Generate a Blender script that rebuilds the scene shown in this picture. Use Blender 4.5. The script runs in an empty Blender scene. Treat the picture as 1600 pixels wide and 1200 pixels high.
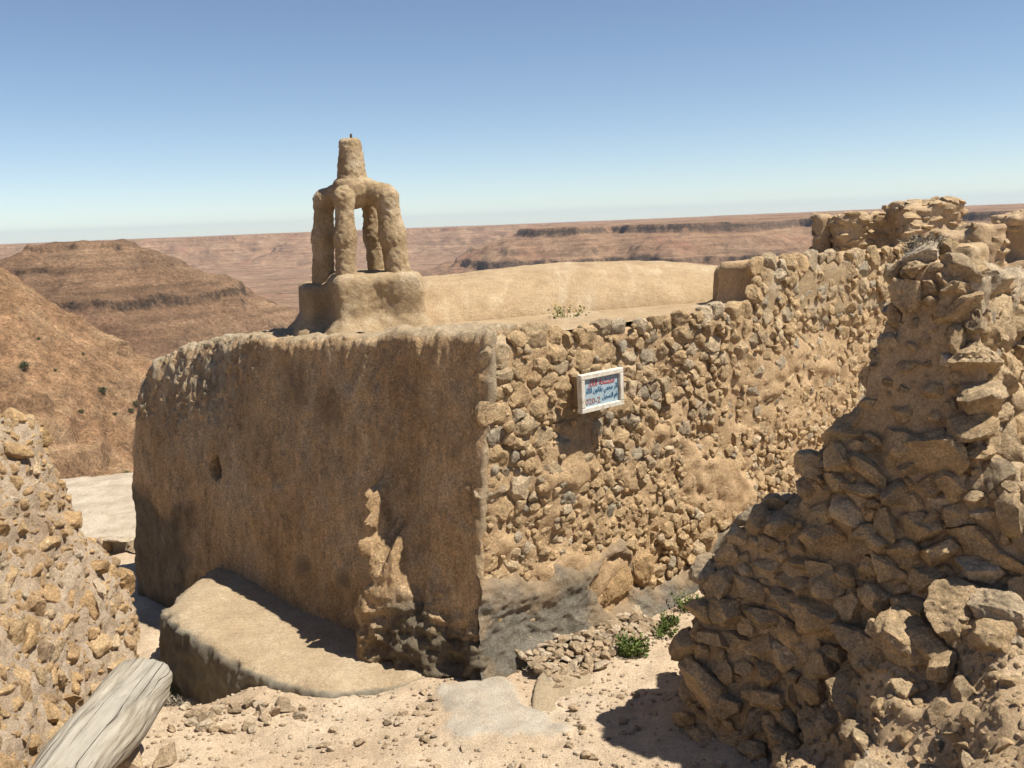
import bpy, bmesh, math, random
import numpy as np

# ------------------------------------------------------------------ camera, sky, sun, exposure
scene = bpy.context.scene
F_PX, CAM_H, PITCH, ROLL = 1556.0, 2.9, math.radians(9.3), math.radians(2.2)
cam = bpy.data.cameras.new('camera')
cam.sensor_width = 36.0
cam.lens = 36.0 * F_PX / 1600.0
cam.clip_start, cam.clip_end = 0.05, 60000.0
cam_ob = bpy.data.objects.new('camera', cam)
scene.collection.objects.link(cam_ob)
cam_ob.location = (0, 0, CAM_H)
from mathutils import Matrix, Vector
cam_ob.rotation_euler = (Matrix.Rotation(math.pi / 2 - PITCH, 3, 'X') @ Matrix.Rotation(-ROLL, 3, 'Z')).to_euler()
scene.camera = cam_ob

S_SUN = (-0.55, 0.17)                 # horizontal travel of the light for each metre it falls
SUN_EL = math.atan(1.0 / math.hypot(*S_SUN))
sun_dir = Vector((-S_SUN[0], -S_SUN[1], 1.0)).normalized()      # towards the sun
world = bpy.data.worlds.new('World')
scene.world = world
world.use_nodes = True
wn = world.node_tree
sky = wn.nodes.new('ShaderNodeTexSky')
sky.sky_type = 'NISHITA'
sky.sun_disc = False
sky.sun_elevation = SUN_EL
sky.sun_rotation = math.atan2(sun_dir.x, sun_dir.y)
sky.altitude = 500.0
sky.air_density = 0.7
sky.dust_density = 0.0
sky.ozone_density = 0.35
wn.nodes['Background'].inputs['Strength'].default_value = 0.078
wn.links.new(sky.outputs['Color'], wn.nodes['Background'].inputs['Color'])
sun = bpy.data.lights.new('sun', 'SUN')
sun.energy = 5.0
sun.angle = math.radians(0.53)
sun.color = (1.0, 0.935, 0.82)
sun_ob = bpy.data.objects.new('sun', sun)
scene.collection.objects.link(sun_ob)
sun_ob.rotation_euler = sun_dir.to_track_quat('Z', 'Y').to_euler()
sun_ob.location = (20, -5, 40)
scene.view_settings.view_transform = 'Standard'
scene.view_settings.look = 'None'
scene.view_settings.exposure = 0.65
scene.view_settings.gamma = 1.0
scene.render.engine = 'CYCLES'

# ------------------------------------------------------------------ helpers: noise
_g = np.random.default_rng(7).normal(size=(256, 3)).astype(np.float32)
_g /= np.linalg.norm(_g, axis=1)[:, None]

def perlin(p, seed=0):
    p = np.asarray(p, np.float32)
    i = np.floor(p).astype(np.int64)
    f = p - i
    u = f * f * f * (f * (f * 6 - 15) + 10)
    out = 0
    for dx in (0, 1):
        wx = u[:, 0] if dx else 1 - u[:, 0]
        for dy in (0, 1):
            wy = u[:, 1] if dy else 1 - u[:, 1]
            for dz in (0, 1):
                wz = u[:, 2] if dz else 1 - u[:, 2]
                h = ((i[:, 0] + dx) * 73856093) ^ ((i[:, 1] + dy) * 19349663) ^ ((i[:, 2] + dz) * 83492791) ^ (seed * 2654435 + 97)
                h = (h ^ (h >> 13)) * 1274126177
                g = _g[(h >> 8) & 255]
                d = g[:, 0] * (f[:, 0] - dx) + g[:, 1] * (f[:, 1] - dy) + g[:, 2] * (f[:, 2] - dz)
                out = out + wx * wy * wz * d
    return out * 1.6

def fbm(p, freq, octaves=3, seed=0, gain=0.5):
    p = np.asarray(p, np.float32)
    a, s = 1.0, 0
    for o in range(octaves):
        s = s + a * perlin(p * (freq * 2 ** o), seed + o * 17)
        a *= gain
    return s

def ridged(p, freq, octaves=3, seed=0):
    a, s = 1.0, 0
    for o in range(octaves):
        s = s + a * (1 - 2.2 * np.abs(perlin(np.asarray(p, np.float32) * (freq * 2 ** o), seed + o * 31)))
        a *= 0.5
    return s

def ss(a, b, x):
    t = np.clip((x - a) / (b - a), 0, 1)
    return t * t * (3 - 2 * t)

def P3(*a):
    a = np.broadcast_arrays(*a)
    return np.stack([np.ravel(q) for q in a], 1)

def nz(freq, octaves, seed, *xyz):
    return fbm(P3(*xyz), freq, octaves, seed).reshape(np.broadcast(*xyz).shape)

def smax(a, b, k):
    h = np.clip(0.5 - 0.5 * (b - a) / k, 0, 1)
    return b + (a - b) * h + k * h * (1 - h)

def smin(a, b, k):
    return -smax(-a, -b, k)

def sdbox(x, y, z, c, b, r=0.0):
    qx, qy, qz = abs(x - c[0]) - b[0] + r, abs(y - c[1]) - b[1] + r, abs(z - c[2]) - b[2] + r
    return np.sqrt(np.maximum(qx, 0) ** 2 + np.maximum(qy, 0) ** 2 + np.maximum(qz, 0) ** 2) + np.minimum(np.maximum(qx, np.maximum(qy, qz)), 0) - r

def sdcap(x, y, z, a, b, ra, rb):
    a, b = np.array(a), np.array(b)
    d = b - a
    t = np.clip(((x - a[0]) * d[0] + (y - a[1]) * d[1] + (z - a[2]) * d[2]) / (d @ d), 0, 1)
    return np.sqrt((x - a[0] - t * d[0]) ** 2 + (y - a[1] - t * d[1]) ** 2 + (z - a[2] - t * d[2]) ** 2) - (ra + (rb - ra) * t)

def isosurf(f, lo, hi, h):
    """surface nets over the box lo..hi with cell size h"""
    ax = [np.arange(lo[k], hi[k] + h, h, dtype=np.float32) for k in range(3)]
    V = np.asarray(f(ax[0][:, None, None], ax[1][None, :, None], ax[2][None, None, :]), np.float32)
    V = np.broadcast_to(V, tuple(len(a) for a in ax)).copy()
    V[V == 0] = 1e-6
    S = V < 0
    n = np.array(V.shape) - 1
    pos = np.zeros((*n, 3), np.float32)
    cnt = np.zeros(n, np.float32)
    sl = lambda c: tuple(slice(c[k], c[k] + n[k]) for k in range(3))
    for axis in range(3):
        o1, o2 = [k for k in range(3) if k != axis]
        for e in range(4):
            a = [0, 0, 0]
            a[o1], a[o2] = e & 1, e >> 1
            b = list(a)
            b[axis] = 1
            va, vb = V[sl(a)], V[sl(b)]
            cr = S[sl(a)] != S[sl(b)]
            t = np.where(cr, va / np.where(cr, va - vb, 1), 0)
            for k in range(3):
                pos[..., k] += cr * (t if k == axis else a[k])
            cnt += cr
    act = cnt > 0
    idx = np.full(n, -1, np.int64)
    idx[act] = np.arange(act.sum())
    verts = (np.argwhere(act) + pos[act] / cnt[act][:, None]) * h + np.array([a[0] for a in ax])
    faces = []
    for axis in range(3):
        o1, o2 = (axis + 1) % 3, (axis + 2) % 3
        s0 = [slice(1, -1)] * 3
        s0[axis] = slice(0, n[axis])
        s1 = list(s0)
        s1[axis] = slice(1, n[axis] + 1)
        A, B = S[tuple(s0)], S[tuple(s1)]
        w = np.argwhere(A != B)
        if not len(w):
            continue
        ins = A[tuple(w.T)]
        c = w.copy()
        c[:, o1] += 1
        c[:, o2] += 1
        q = []
        for d1, d2 in ((-1, -1), (0, -1), (0, 0), (-1, 0)):
            cc = c.copy()
            cc[:, o1] += d1
            cc[:, o2] += d2
            q.append(idx[tuple(cc.T)])
        q = np.stack(q, 1)
        q[~ins] = q[~ins][:, ::-1]
        faces.append(q)
    return verts.astype(np.float64), np.concatenate(faces)

def vnormals(v, f):
    p = [v[f[:, k]] for k in range(f.shape[1])]
    fn = np.cross(p[2] - p[0], p[-1] - p[1])
    n = np.zeros_like(v)
    for k in range(f.shape[1]):
        np.add.at(n, f[:, k], fn)
    return n / (np.linalg.norm(n, axis=1)[:, None] + 1e-12)

# ------------------------------------------------------------------ helpers: objects
C = scene.collection
WLOC = {}

def link(o, parent=None, loc=(0, 0, 0)):
    C.objects.link(o)
    loc = np.array(loc, float)
    if parent is not None:
        o.parent = parent
        o.location = loc - WLOC[parent.name]
    else:
        o.location = loc
    WLOC[o.name] = loc
    return o

def meshdata(name, v, f, mats, smooth=True, attrs=None, sharp=None, midx=None):
    me = bpy.data.meshes.new(name)
    v = np.asarray(v, np.float32)
    f = np.asarray(f, np.int32)
    me.vertices.add(len(v))
    me.vertices.foreach_set('co', v.ravel())
    me.loops.add(f.size)
    me.loops.foreach_set('vertex_index', f.ravel())
    me.polygons.add(len(f))
    me.polygons.foreach_set('loop_start', np.arange(0, f.size, f.shape[1], dtype=np.int32))
    me.polygons.foreach_set('use_smooth', np.full(len(f), smooth))
    for m in (mats if isinstance(mats, (list, tuple)) else [mats]):
        me.materials.append(m)
    if midx is not None:
        me.polygons.foreach_set('material_index', np.asarray(midx, np.int32))
    for k, a in (attrs or {}).items():
        at = me.attributes.new(k, 'FLOAT', 'POINT')
        at.data.foreach_set('value', np.broadcast_to(np.asarray(a, np.float32), len(v)).copy())
    me.update(calc_edges=True)
    me.validate()
    if sharp:
        me.set_sharp_from_angle(angle=math.radians(sharp))
    return me

def mk(name, v, f, mat, parent=None, origin=None, **kw):
    v = np.asarray(v, float)
    if origin is None:
        origin = np.array([(v[:, 0].min() + v[:, 0].max()) / 2, (v[:, 1].min() + v[:, 1].max()) / 2, v[:, 2].min()])
    me = meshdata(name, v - np.asarray(origin), f, mat, **kw)
    return link(bpy.data.objects.new(name, me), parent, origin)

def empty(name, loc, parent=None):
    o = bpy.data.objects.new(name, None)
    o.empty_display_size = 0.2
    return link(o, parent, loc)

def tag(o, label, cat, group=None):
    o['label'] = label
    o['category'] = cat
    if group:
        o['group'] = group
    return o

def structure(o):
    o['kind'] = 'structure'
    return o

def stuff(o, label=None, cat=None):
    o['kind'] = 'stuff'
    if label:
        o['label'] = label
        o['category'] = cat
    return o

class Heap:
    """many small pieces joined into one mesh"""
    def __init__(s):
        s.v, s.f, s.t, s.n = [], [], [], 0
    def add(s, v, f, tint):
        s.v.append(v)
        s.f.append(np.asarray(f) + s.n)
        s.t.append(np.full(len(v), tint))
        s.n += len(v)
    def build(s, name, mat, parent=None, **kw):
        v = np.concatenate(s.v)
        return mk(name, v, np.concatenate(s.f), mat, parent, attrs={'tint': np.concatenate(s.t)}, **kw)

# ------------------------------------------------------------------ materials
def lin(r, g, b):
    return tuple((c / 255 / 12.92 if c <= 10 else ((c / 255 + 0.055) / 1.055) ** 2.4) for c in (r, g, b)) + (1.0,)

class N:
    def __init__(s, name, rough=0.95):
        s.m = bpy.data.materials.new(name)
        s.m.use_nodes = True
        s.t = s.m.node_tree
        s.b = s.t.nodes['Principled BSDF']
        s.b.inputs['Roughness'].default_value = rough
        s.b.inputs['Specular IOR Level'].default_value = 0.15
        s.pos = s.t.nodes.new('ShaderNodeNewGeometry').outputs['Position']
    def node(s, k, **p):
        n = s.t.nodes.new(k)
        for a, b in p.items():
            setattr(n, a, b)
        return n
    def l(s, a, b):
        s.t.links.new(a, b)
    def noise(s, scale, detail=4, rough=0.55, stretch=None, dist=0.0):
        n = s.node('ShaderNodeTexNoise')
        n.inputs['Scale'].default_value = scale
        n.inputs['Detail'].default_value = detail
        n.inputs['Roughness'].default_value = rough
        n.inputs['Distortion'].default_value = dist
        src = s.pos
        if stretch:
            mp = s.node('ShaderNodeMapping')
            mp.inputs['Scale'].default_value = stretch
            s.l(s.pos, mp.inputs['Vector'])
            src = mp.outputs['Vector']
        s.l(src, n.inputs['Vector'])
        return n.outputs['Fac']
    def attr(s, name):
        n = s.node('ShaderNodeAttribute')
        n.attribute_name = name
        return n.outputs['Fac']
    def ramp(s, fac, stops, interp='LINEAR'):
        n = s.node('ShaderNodeValToRGB')
        n.color_ramp.interpolation = interp
        e = n.color_ramp.elements
        while len(e) < len(stops):
            e.new(0.5)
        for q, (p, c) in zip(e, stops):
            q.position = p
            q.color = c if len(c) == 4 else (*c, 1)
        s.l(fac, n.inputs['Fac'])
        return n.outputs['Color']
    def mix(s, fac, a, b, mode='MIX'):
        n = s.node('ShaderNodeMix', data_type='RGBA', blend_type=mode)
        for sock, val in ((n.inputs[0], fac), (n.inputs[6], a), (n.inputs[7], b)):
            if isinstance(val, (int, float)):
                sock.default_value = val
            elif isinstance(val, tuple):
                sock.default_value = val if len(val) == 4 else (*val, 1)
            else:
                s.l(val, sock)
        return n.outputs[2]
    def math(s, op, a, b=0.0, clamp=False):
        n = s.node('ShaderNodeMath', operation=op, use_clamp=clamp)
        for k, val in ((0, a), (1, b)):
            if isinstance(val, (int, float)):
                n.inputs[k].default_value = val
            else:
                s.l(val, n.inputs[k])
        return n.outputs[0]
    def grain(s, c, *levels):
        for scale, lo, hi in levels:
            c = s.mix(1.0, c, s.ramp(s.noise(scale, 3, 0.75), [(0.30, g3(lo)), (0.5, g3(1.0)), (0.70, g3(hi))]), 'MULTIPLY')
        return c
    def pits(s, scale, lo=0.36, hi=0.62):
        return s.ramp(s.noise(scale, 9, 0.72), [(lo, g3(0)), (hi, g3(1))])
    def color(s, c):
        s.l(c, s.b.inputs['Base Color'])
    def bump(s, *hs):
        prev = None
        for h, strength, dist in hs:
            n = s.node('ShaderNodeBump')
            n.inputs['Strength'].default_value = strength
            n.inputs['Distance'].default_value = dist
            s.l(h, n.inputs['Height'])
            if prev is not None:
                s.l(prev, n.inputs['Normal'])
            prev = n.outputs['Normal']
        s.l(prev, s.b.inputs['Normal'])

def g3(v):
    return (v, v, v, 1)

def stone_material(name, palette, grey=0.5, scale=1.0):
    n = N(name)
    base = n.ramp(n.attr('tint'), palette)
    a = n.noise(9 * scale, 6, 0.65)
    base = n.mix(0.75, base, n.ramp(a, [(0.28, g3(0.45)), (0.5, g3(1.0)), (0.75, g3(1.35))]), 'MULTIPLY')
    lich = n.ramp(n.noise(11 * scale, 8, 0.75), [(0.50, g3(0)), (0.64, g3(grey))])
    base = n.mix(lich, base, (0.21, 0.19, 0.15))
    base = n.grain(base, (75 * scale, 0.62, 1.35), (210 * scale, 0.75, 1.2))
    n.color(base)
    n.bump((n.pits(22 * scale), 1.0, 0.013 / scale), (n.pits(85 * scale), 0.8, 0.004 / scale))
    return n.m

PAL_WALL = [(0.0, (.45, .38, .28)), (0.14, (.52, .41, .275)), (0.3, (.57, .41, .235)), (0.6, (.62, .43, .235)), (0.8, (.65, .475, .28)), (1.0, (.72, .60, .43))]
PAL_WARM = [(0.0, (.40, .29, .19)), (0.25, (.50, .335, .185)), (0.6, (.60, .395, .20)), (0.85, (.62, .45, .26)), (1.0, (.64, .53, .40))]
PAL_RUIN = [(0.0, (.40, .33, .24)), (0.2, (.52, .385, .235)), (0.5, (.61, .43, .24)), (0.8, (.65, .48, .29)), (1.0, (.73, .62, .47))]
M = {}
M['stone'] = stone_material('limestone_rubble', PAL_WALL, 0.42)
M['stone_warm'] = stone_material('ochre_rubble', PAL_WARM, 0.25)
M['stone_ruin'] = stone_material('ruin_stone', PAL_RUIN, 0.4)
M['stone_loose'] = stone_material('loose_stone', [(0.0, (.44, .33, .21)), (0.5, (.56, .42, .275)), (1.0, (.66, .55, .41))], 0.12)

def earth(name, c0, c1, c2, fine=1.0, bump=0.6, mask=None, maskcol=None, pebble=True):
    n = N(name)
    base = n.ramp(n.noise(3.2 * fine, 7, 0.62), [(0.3, c0), (0.52, c1), (0.75, c2)])
    base = n.mix(0.55, base, n.ramp(n.noise(38 * fine, 6, 0.7), [(0.3, g3(0.55)), (0.55, g3(1.0)), (0.75, g3(1.25))]), 'MULTIPLY')
    base = n.grain(base, (90 * fine, 0.68, 1.28))
    if mask:
        base = n.mix(n.attr(mask), base, maskcol if not callable(maskcol) else maskcol(n))
    n.color(base)
    n.bump((n.pits(15 * fine), bump, 0.014 / fine), (n.pits(80 * fine), bump, 0.004 / fine))
    return n.m

M['mortar'] = earth('earth_mortar', (.42, .285, .16), (.52, .36, .205), (.60, .435, .265))
M['mortar_ruin'] = earth('ruin_mud_mortar', (.38, .265, .155), (.48, .345, .21), (.57, .43, .28))
M['mortar_pale'] = earth('pale_lime_mortar', (.40, .29, .19), (.50, .385, .27), (.58, .475, .365), 1.3, 0.9)

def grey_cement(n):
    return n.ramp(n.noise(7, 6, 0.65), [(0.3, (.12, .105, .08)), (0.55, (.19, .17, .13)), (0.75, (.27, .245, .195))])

def plaster_material():
    n = N('brown_mud_plaster')
    base = n.ramp(n.noise(2.1, 9, 0.68, (1, 1, 0.7)), [(0.3, (.44, .285, .15)), (0.5, (.63, .43, .24)), (0.70, (.74, .56, .36))])
    streak = n.ramp(n.noise(13, 7, 0.7, (1, 1, 0.38)), [(0.32, g3(0.62)), (0.5, g3(1.0)), (0.70, g3(1.3))])
    base = n.mix(0.75, base, streak, 'MULTIPLY')
    chalk = n.ramp(n.noise(5.5, 9, 0.75, (1, 1, 0.6)), [(0.54, g3(0)), (0.68, g3(0.7))])
    base = n.mix(chalk, base, (.56, .46, .32))
    base = n.grain(base, (60, 0.6, 1.38), (170, 0.75, 1.2))
    fleck = n.ramp(n.noise(42, 6, 0.7, (1, 1, 0.3)), [(0.30, g3(0.8)), (0.37, g3(0))])
    base = n.mix(fleck, base, (.13, .08, .045))
    base = n.mix(n.attr('stain'), base, n.ramp(n.noise(9, 7, 0.7, (1, 1, .5)), [(0.3, (.10, .088, .064)), (0.55, (.19, .165, .12)), (.75, (.30, .255, .185))]))
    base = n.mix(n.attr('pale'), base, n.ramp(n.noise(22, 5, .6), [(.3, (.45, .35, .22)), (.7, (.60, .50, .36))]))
    n.color(base)
    n.bump((n.pits(14), 0.9, 0.014), (n.pits(60), 1.0, 0.006))
    return n.m
M['plaster'] = plaster_material()

def roof_material():
    n = N('weathered_lime_roof')
    base = n.ramp(n.noise(2.0, 8, 0.65), [(0.3, (.36, .25, .145)), (0.5, (.43, .31, .185)), (0.7, (.50, .375, .235))])
    base = n.mix(0.5, base, n.ramp(n.noise(33, 7, 0.7), [(0.3, g3(0.7)), (0.55, g3(1.0)), (0.75, g3(1.2))]), 'MULTIPLY')
    st = n.ramp(n.noise(1.9, 5, 0.6, (2.6, .5, 1), 0.6), [(0.54, g3(0)), (0.72, g3(0.6))])
    base = n.mix(st, base, (.56, .46, .32))
    base = n.grain(base, (60, 0.86, 1.12), (7, 0.88, 1.1))
    n.color(base)
    n.bump((n.pits(9, .3, .7), 0.5, 0.02), (n.pits(60), 0.6, 0.007))
    return n.m
M['roof'] = roof_material()
M['tower'] = earth('tower_mud_plaster', (.36, .255, .145), (.49, .36, .215), (.66, .54, .38), 2.0, 1.0)

def ground_material():
    n = N('dusty_ground')
    base = n.ramp(n.noise(1.4, 8, 0.62), [(0.3, (.43, .32, .215)), (0.5, (.51, .395, .275)), (0.7, (.57, .465, .345))])
    base = n.mix(0.5, base, n.ramp(n.noise(55, 7, 0.75), [(0.3, g3(0.6)), (0.52, g3(1.0)), (0.75, g3(1.22))]), 'MULTIPLY')
    base = n.mix(n.attr('cement'), base, n.ramp(n.noise(8, 6, .6), [(.3, (.36, .32, .26)), (.7, (.47, .43, .36))]))
    n.color(n.grain(base, (110, 0.72, 1.22), (4.5, 0.82, 1.15)))
    n.bump((n.pits(20, .3, .7), 0.7, 0.010), (n.pits(110), 0.8, 0.003))
    return n.m
M['ground'] = ground_material()

def simple(name, stops, scale, bump=0.4, rough=0.9, stretch=None):
    n = N(name, rough)
    n.color(n.ramp(n.noise(scale, 6, 0.62, stretch), stops))
    n.bump((n.noise(scale * 4, 6, 0.65, stretch), bump, 0.3 / scale))
    return n.m
M['terrace'] = simple('pale_plaster_terrace', [(0.3, (.36, .29, .21)), (0.5, (.45, .375, .285)), (0.72, (.53, .455, .36))], 3.4, 0.6)
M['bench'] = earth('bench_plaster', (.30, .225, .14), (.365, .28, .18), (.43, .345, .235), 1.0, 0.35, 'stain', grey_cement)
M['cement'] = earth('grey_cement', (.16, .145, .11), (.24, .215, .17), (.34, .305, .245), 1.2, 1.0, 'mask', (.47, .335, .205))
M['white_paint'] = simple('weathered_white_paint', [(0.30, (.36, .26, .16)), (0.43, (.58, .53, .44)), (0.7, (.70, .67, .60))], 22, 0.25, 0.6)
M['sign_blue'] = simple('faded_blue_panel', [(0.3, (.27, .36, .41)), (0.6, (.36, .45, .50)), (0.8, (.45, .52, .54))], 14, 0.1, 0.5)
M['sign_red'] = simple('red_lettering', [(0.3, (.38, .035, .03)), (0.7, (.50, .07, .05))], 20, 0.05)
M['sign_teal'] = simple('blue_lettering', [(0.3, (.025, .10, .20)), (0.7, (.045, .15, .26))], 20, 0.05)
M['sign_brown'] = simple('brown_numerals', [(0.3, (.27, .12, .09)), (0.7, (.34, .17, .13))], 20, 0.05)
M['iron'] = simple('rusty_iron', [(0.3, (.05, .035, .025)), (0.7, (.12, .07, .045))], 40, 0.3, 0.7)
M['wood_old'] = simple('old_wood_batten', [(0.3, (.17, .11, .065)), (0.7, (.30, .21, .13))], 12, 0.5, 0.9, (1, 1, 0.2))
def leaf_material(name, a, b):
    n = N(name, 0.7)
    n.color(n.ramp(n.attr('tint'), [(0, a), (1, b)]))
    return n.m
M['leaf'] = leaf_material('weed_leaf', (.05, .085, .02), (.14, .17, .045))
M['leaf_dry'] = leaf_material('dry_twig', (.13, .11, .08), (.27, .235, .18))
M['leaf_dark'] = leaf_material('shrub_leaf', (.06, .07, .035), (.13, .13, .07))
M['flower'] = leaf_material('yellow_flower', (.55, .42, .03), (.65, .52, .06))

def log_material():
    n = N('weathered_grey_wood', 0.85)
    tc = n.node('ShaderNodeTexCoord')
    mp = n.node('ShaderNodeMapping')
    mp.inputs['Scale'].default_value = (1, 0.13, 1)
    n.l(tc.outputs['Object'], mp.inputs['Vector'])
    n.pos = mp.outputs['Vector']
    g1 = n.noise(26, 7, 0.6, None, 0.1)
    base = n.ramp(g1, [(0.30, (.20, .17, .125)), (0.48, (.34, .30, .235)), (0.7, (.43, .39, .32))])
    big = n.ramp(n.noise(4.0, 5, 0.6), [(0.38, g3(0.0)), (0.62, g3(0.65))])
    base = n.mix(big, base, (.24, .235, .215))
    crack = n.ramp(n.noise(13, 1, 0.4, (1, 0.10, 1)), [(0.488, g3(0)), (0.497, g3(1)), (0.503, g3(1)), (0.512, g3(0))])
    crack = n.mix(n.ramp(n.noise(5, 2, .5), [(.46, g3(0)), (.54, g3(1))]), (0, 0, 0), crack)
    base = n.mix(crack, base, (.075, .06, .045))
    n.color(base)
    n.bump((crack, 0.8, -0.02), (g1, 0.8, 0.02), (n.noise(90, 4, 0.6), 0.5, 0.004))
    return n.m
M['log'] = log_material()

def terrain_material():
    n = N('desert_hillside')
    geo = n.node('ShaderNodeNewGeometry')
    sep = n.node('ShaderNodeSeparateXYZ')
    n.l(geo.outputs['True Normal'], sep.inputs[0])
    pz = n.node('ShaderNodeSeparateXYZ')
    n.l(n.pos, pz.inputs[0])
    base = n.ramp(n.noise(0.011, 9, 0.66), [(0.3, (.22, .13, .078)), (0.5, (.30, .185, .11)), (0.72, (.38, .25, .155))])
    strata = n.ramp(n.noise(0.16, 5, 0.6, (0.05, 0.05, 1.6)), [(0.35, g3(0.66)), (0.5, g3(1.0)), (0.66, g3(1.3))])
    base = n.mix(0.8, base, strata, 'MULTIPLY')
    red = n.ramp(n.noise(0.0075, 4, 0.55), [(0.56, g3(0)), (0.68, g3(0.55))])
    base = n.mix(red, base, (.34, .17, .11))
    base = n.mix(n.attr('near'), base, n.ramp(n.noise(0.09, 8, 0.65), [(0.3, (.35, .20, .105)), (0.5, (.44, .265, .145)), (0.7, (.51, .345, .20))]))
    base = n.mix(0.6, base, n.ramp(n.noise(0.33, 8, 0.72), [(0.3, g3(0.62)), (0.52, g3(1.0)), (0.75, g3(1.22))]), 'MULTIPLY')
    rock = n.math('MULTIPLY', n.attr('cliff'), n.ramp(n.noise(0.12, 6, .65), [(.25, g3(0.45)), (.6, g3(1.0))]), True)
    base = n.mix(rock, base, n.ramp(n.noise(0.5, 7, .7), [(.3, (.055, .04, .03)), (.7, (.12, .085, .06))]))
    base = n.grain(base, (0.055, 0.75, 1.22), (0.5, 0.62, 1.3), (2.0, 0.7, 1.25))
    n.color(base)
    n.bump((n.pits(0.05, .3, .7), 1.0, 4.0), (n.pits(0.5), 1.0, 0.5))
    return n.m
M['terrain'] = terrain_material()

# ------------------------------------------------------------------ stones
def ico(sub):
    bm = bmesh.new()
    bmesh.ops.create_icosphere(bm, subdivisions=sub, radius=1)
    bm.verts.ensure_lookup_table()
    v = np.array([q.co[:] for q in bm.verts])
    f = np.array([[q.index for q in p.verts] for p in bm.faces])
    bm.free()
    return v, f
ICO = {k: ico(k) for k in (1, 2, 3, 4, 5)}

def rock_shape(rng, sub=3, planes=13, rough=0.07):
    v, f = ICO[sub]
    v = v.copy()
    D = rng.normal(size=(planes, 3))
    D /= np.linalg.norm(D, axis=1)[:, None]
    K = rng.uniform(0.42, 0.86, planes)
    for d, k in zip(D, K):
        o = v @ d - k
        v = v - np.where(o > 0, o, 0)[:, None] * d
    n = v / (np.linalg.norm(v, axis=1)[:, None] + 1e-6)
    v = v + n * (fbm(v + rng.uniform(-50, 50, 3), 2.6, 4 if sub > 3 else 2, 5, 0.62) * rough * 1.1)[:, None]
    return v * 1.22, f

def rotmat(rng):
    q = rng.normal(size=4)
    q /= np.linalg.norm(q)
    w, x, y, z = q
    return np.array([[1 - 2 * (y * y + z * z), 2 * (x * y - z * w), 2 * (x * z + y * w)], [2 * (x * y + z * w), 1 - 2 * (x * x + z * z), 2 * (y * z - x * w)], [2 * (x * z - y * w), 2 * (y * z + x * w), 1 - 2 * (x * x + y * y)]])

def frame(n):
    a = np.array([0, 0, 1.0]) if abs(n[2]) < 0.9 else np.array([1.0, 0, 0])
    t = np.cross(a, n)
    t /= np.linalg.norm(t)
    return t, np.cross(n, t)

def pack(rng, ext, rfun, radii, tries=14, gap=0.9):
    """dart throwing, large to small, on a rectangle"""
    pts = []
    cell = {}
    g = max(radii) * 2
    for r in sorted(radii, reverse=True):
        for _ in range(tries):
            u, v = rng.uniform(ext[0], ext[1]), rng.uniform(ext[2], ext[3])
            rr = r * rfun(u, v)
            if rr <= 0:
                continue
            k = (int(u // g), int(v // g))
            ok = True
            for a in (-1, 0, 1):
                for b in (-1, 0, 1):
                    for (pu, pv, pr) in cell.get((k[0] + a, k[1] + b), ()):
                        # stones lie on their beds: a little wider than tall
                        if ((pu - u) / 1.18) ** 2 + ((pv - v) / 0.86) ** 2 < (gap * (pr + rr)) ** 2:
                            ok = False
                            break
                    if not ok:
                        break
                if not ok:
                    break
            if ok:
                pts.append((u, v, rr))
                cell.setdefault(k, []).append((u, v, rr))
                break
    return np.array(pts)

def clip(poly, p, n):
    out = []
    m = len(poly)
    d = [(q[0] - p[0]) * n[0] + (q[1] - p[1]) * n[1] for q in poly]
    for i in range(m):
        j = (i + 1) % m
        if d[i] <= 0:
            out.append(poly[i])
        if (d[i] < 0) != (d[j] < 0):
            t = d[i] / (d[i] - d[j])
            out.append((poly[i][0] + t * (poly[j][0] - poly[i][0]), poly[i][1] + t * (poly[j][1] - poly[i][1])))
    return out

def cells(pts, limit=1.45):
    """outline of the stone that fits between its neighbours"""
    res = []
    for i, (u, v, r) in enumerate(pts):
        poly = [(u + limit * r * 1.18 * math.cos(a), v + limit * r * 0.86 * math.sin(a)) for a in np.linspace(0, 2 * math.pi, 18, endpoint=False)]
        d = np.hypot(pts[:, 0] - u, pts[:, 1] - v)
        for j in np.where((d > 0) & (d < 2.3 * (r + pts[:, 2])))[0]:
            nx, ny = (pts[j, 0] - u) / d[j], (pts[j, 1] - v) / d[j]
            t = d[j] * r / (r + pts[j, 2])
            poly = clip(poly, (u + nx * t, v + ny * t), (nx, ny))
            if len(poly) < 3:
                break
        res.append(poly)
    return res

def polyradius(poly, c, th):
    R = np.full(len(th), 1e9)
    cs, sn = np.cos(th), np.sin(th)
    m = len(poly)
    for i in range(m):
        ax, ay = poly[i][0] - c[0], poly[i][1] - c[1]
        bx, by = poly[(i + 1) % m][0] - c[0], poly[(i + 1) % m][1] - c[1]
        ex, ey = bx - ax, by - ay
        den = cs * ey - sn * ex
        with np.errstate(divide='ignore', invalid='ignore'):
            t = (ax * ey - ay * ex) / den
        R = np.where((t > 0) & (np.abs(den) > 1e-9), np.minimum(R, t), R)
    return R

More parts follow.
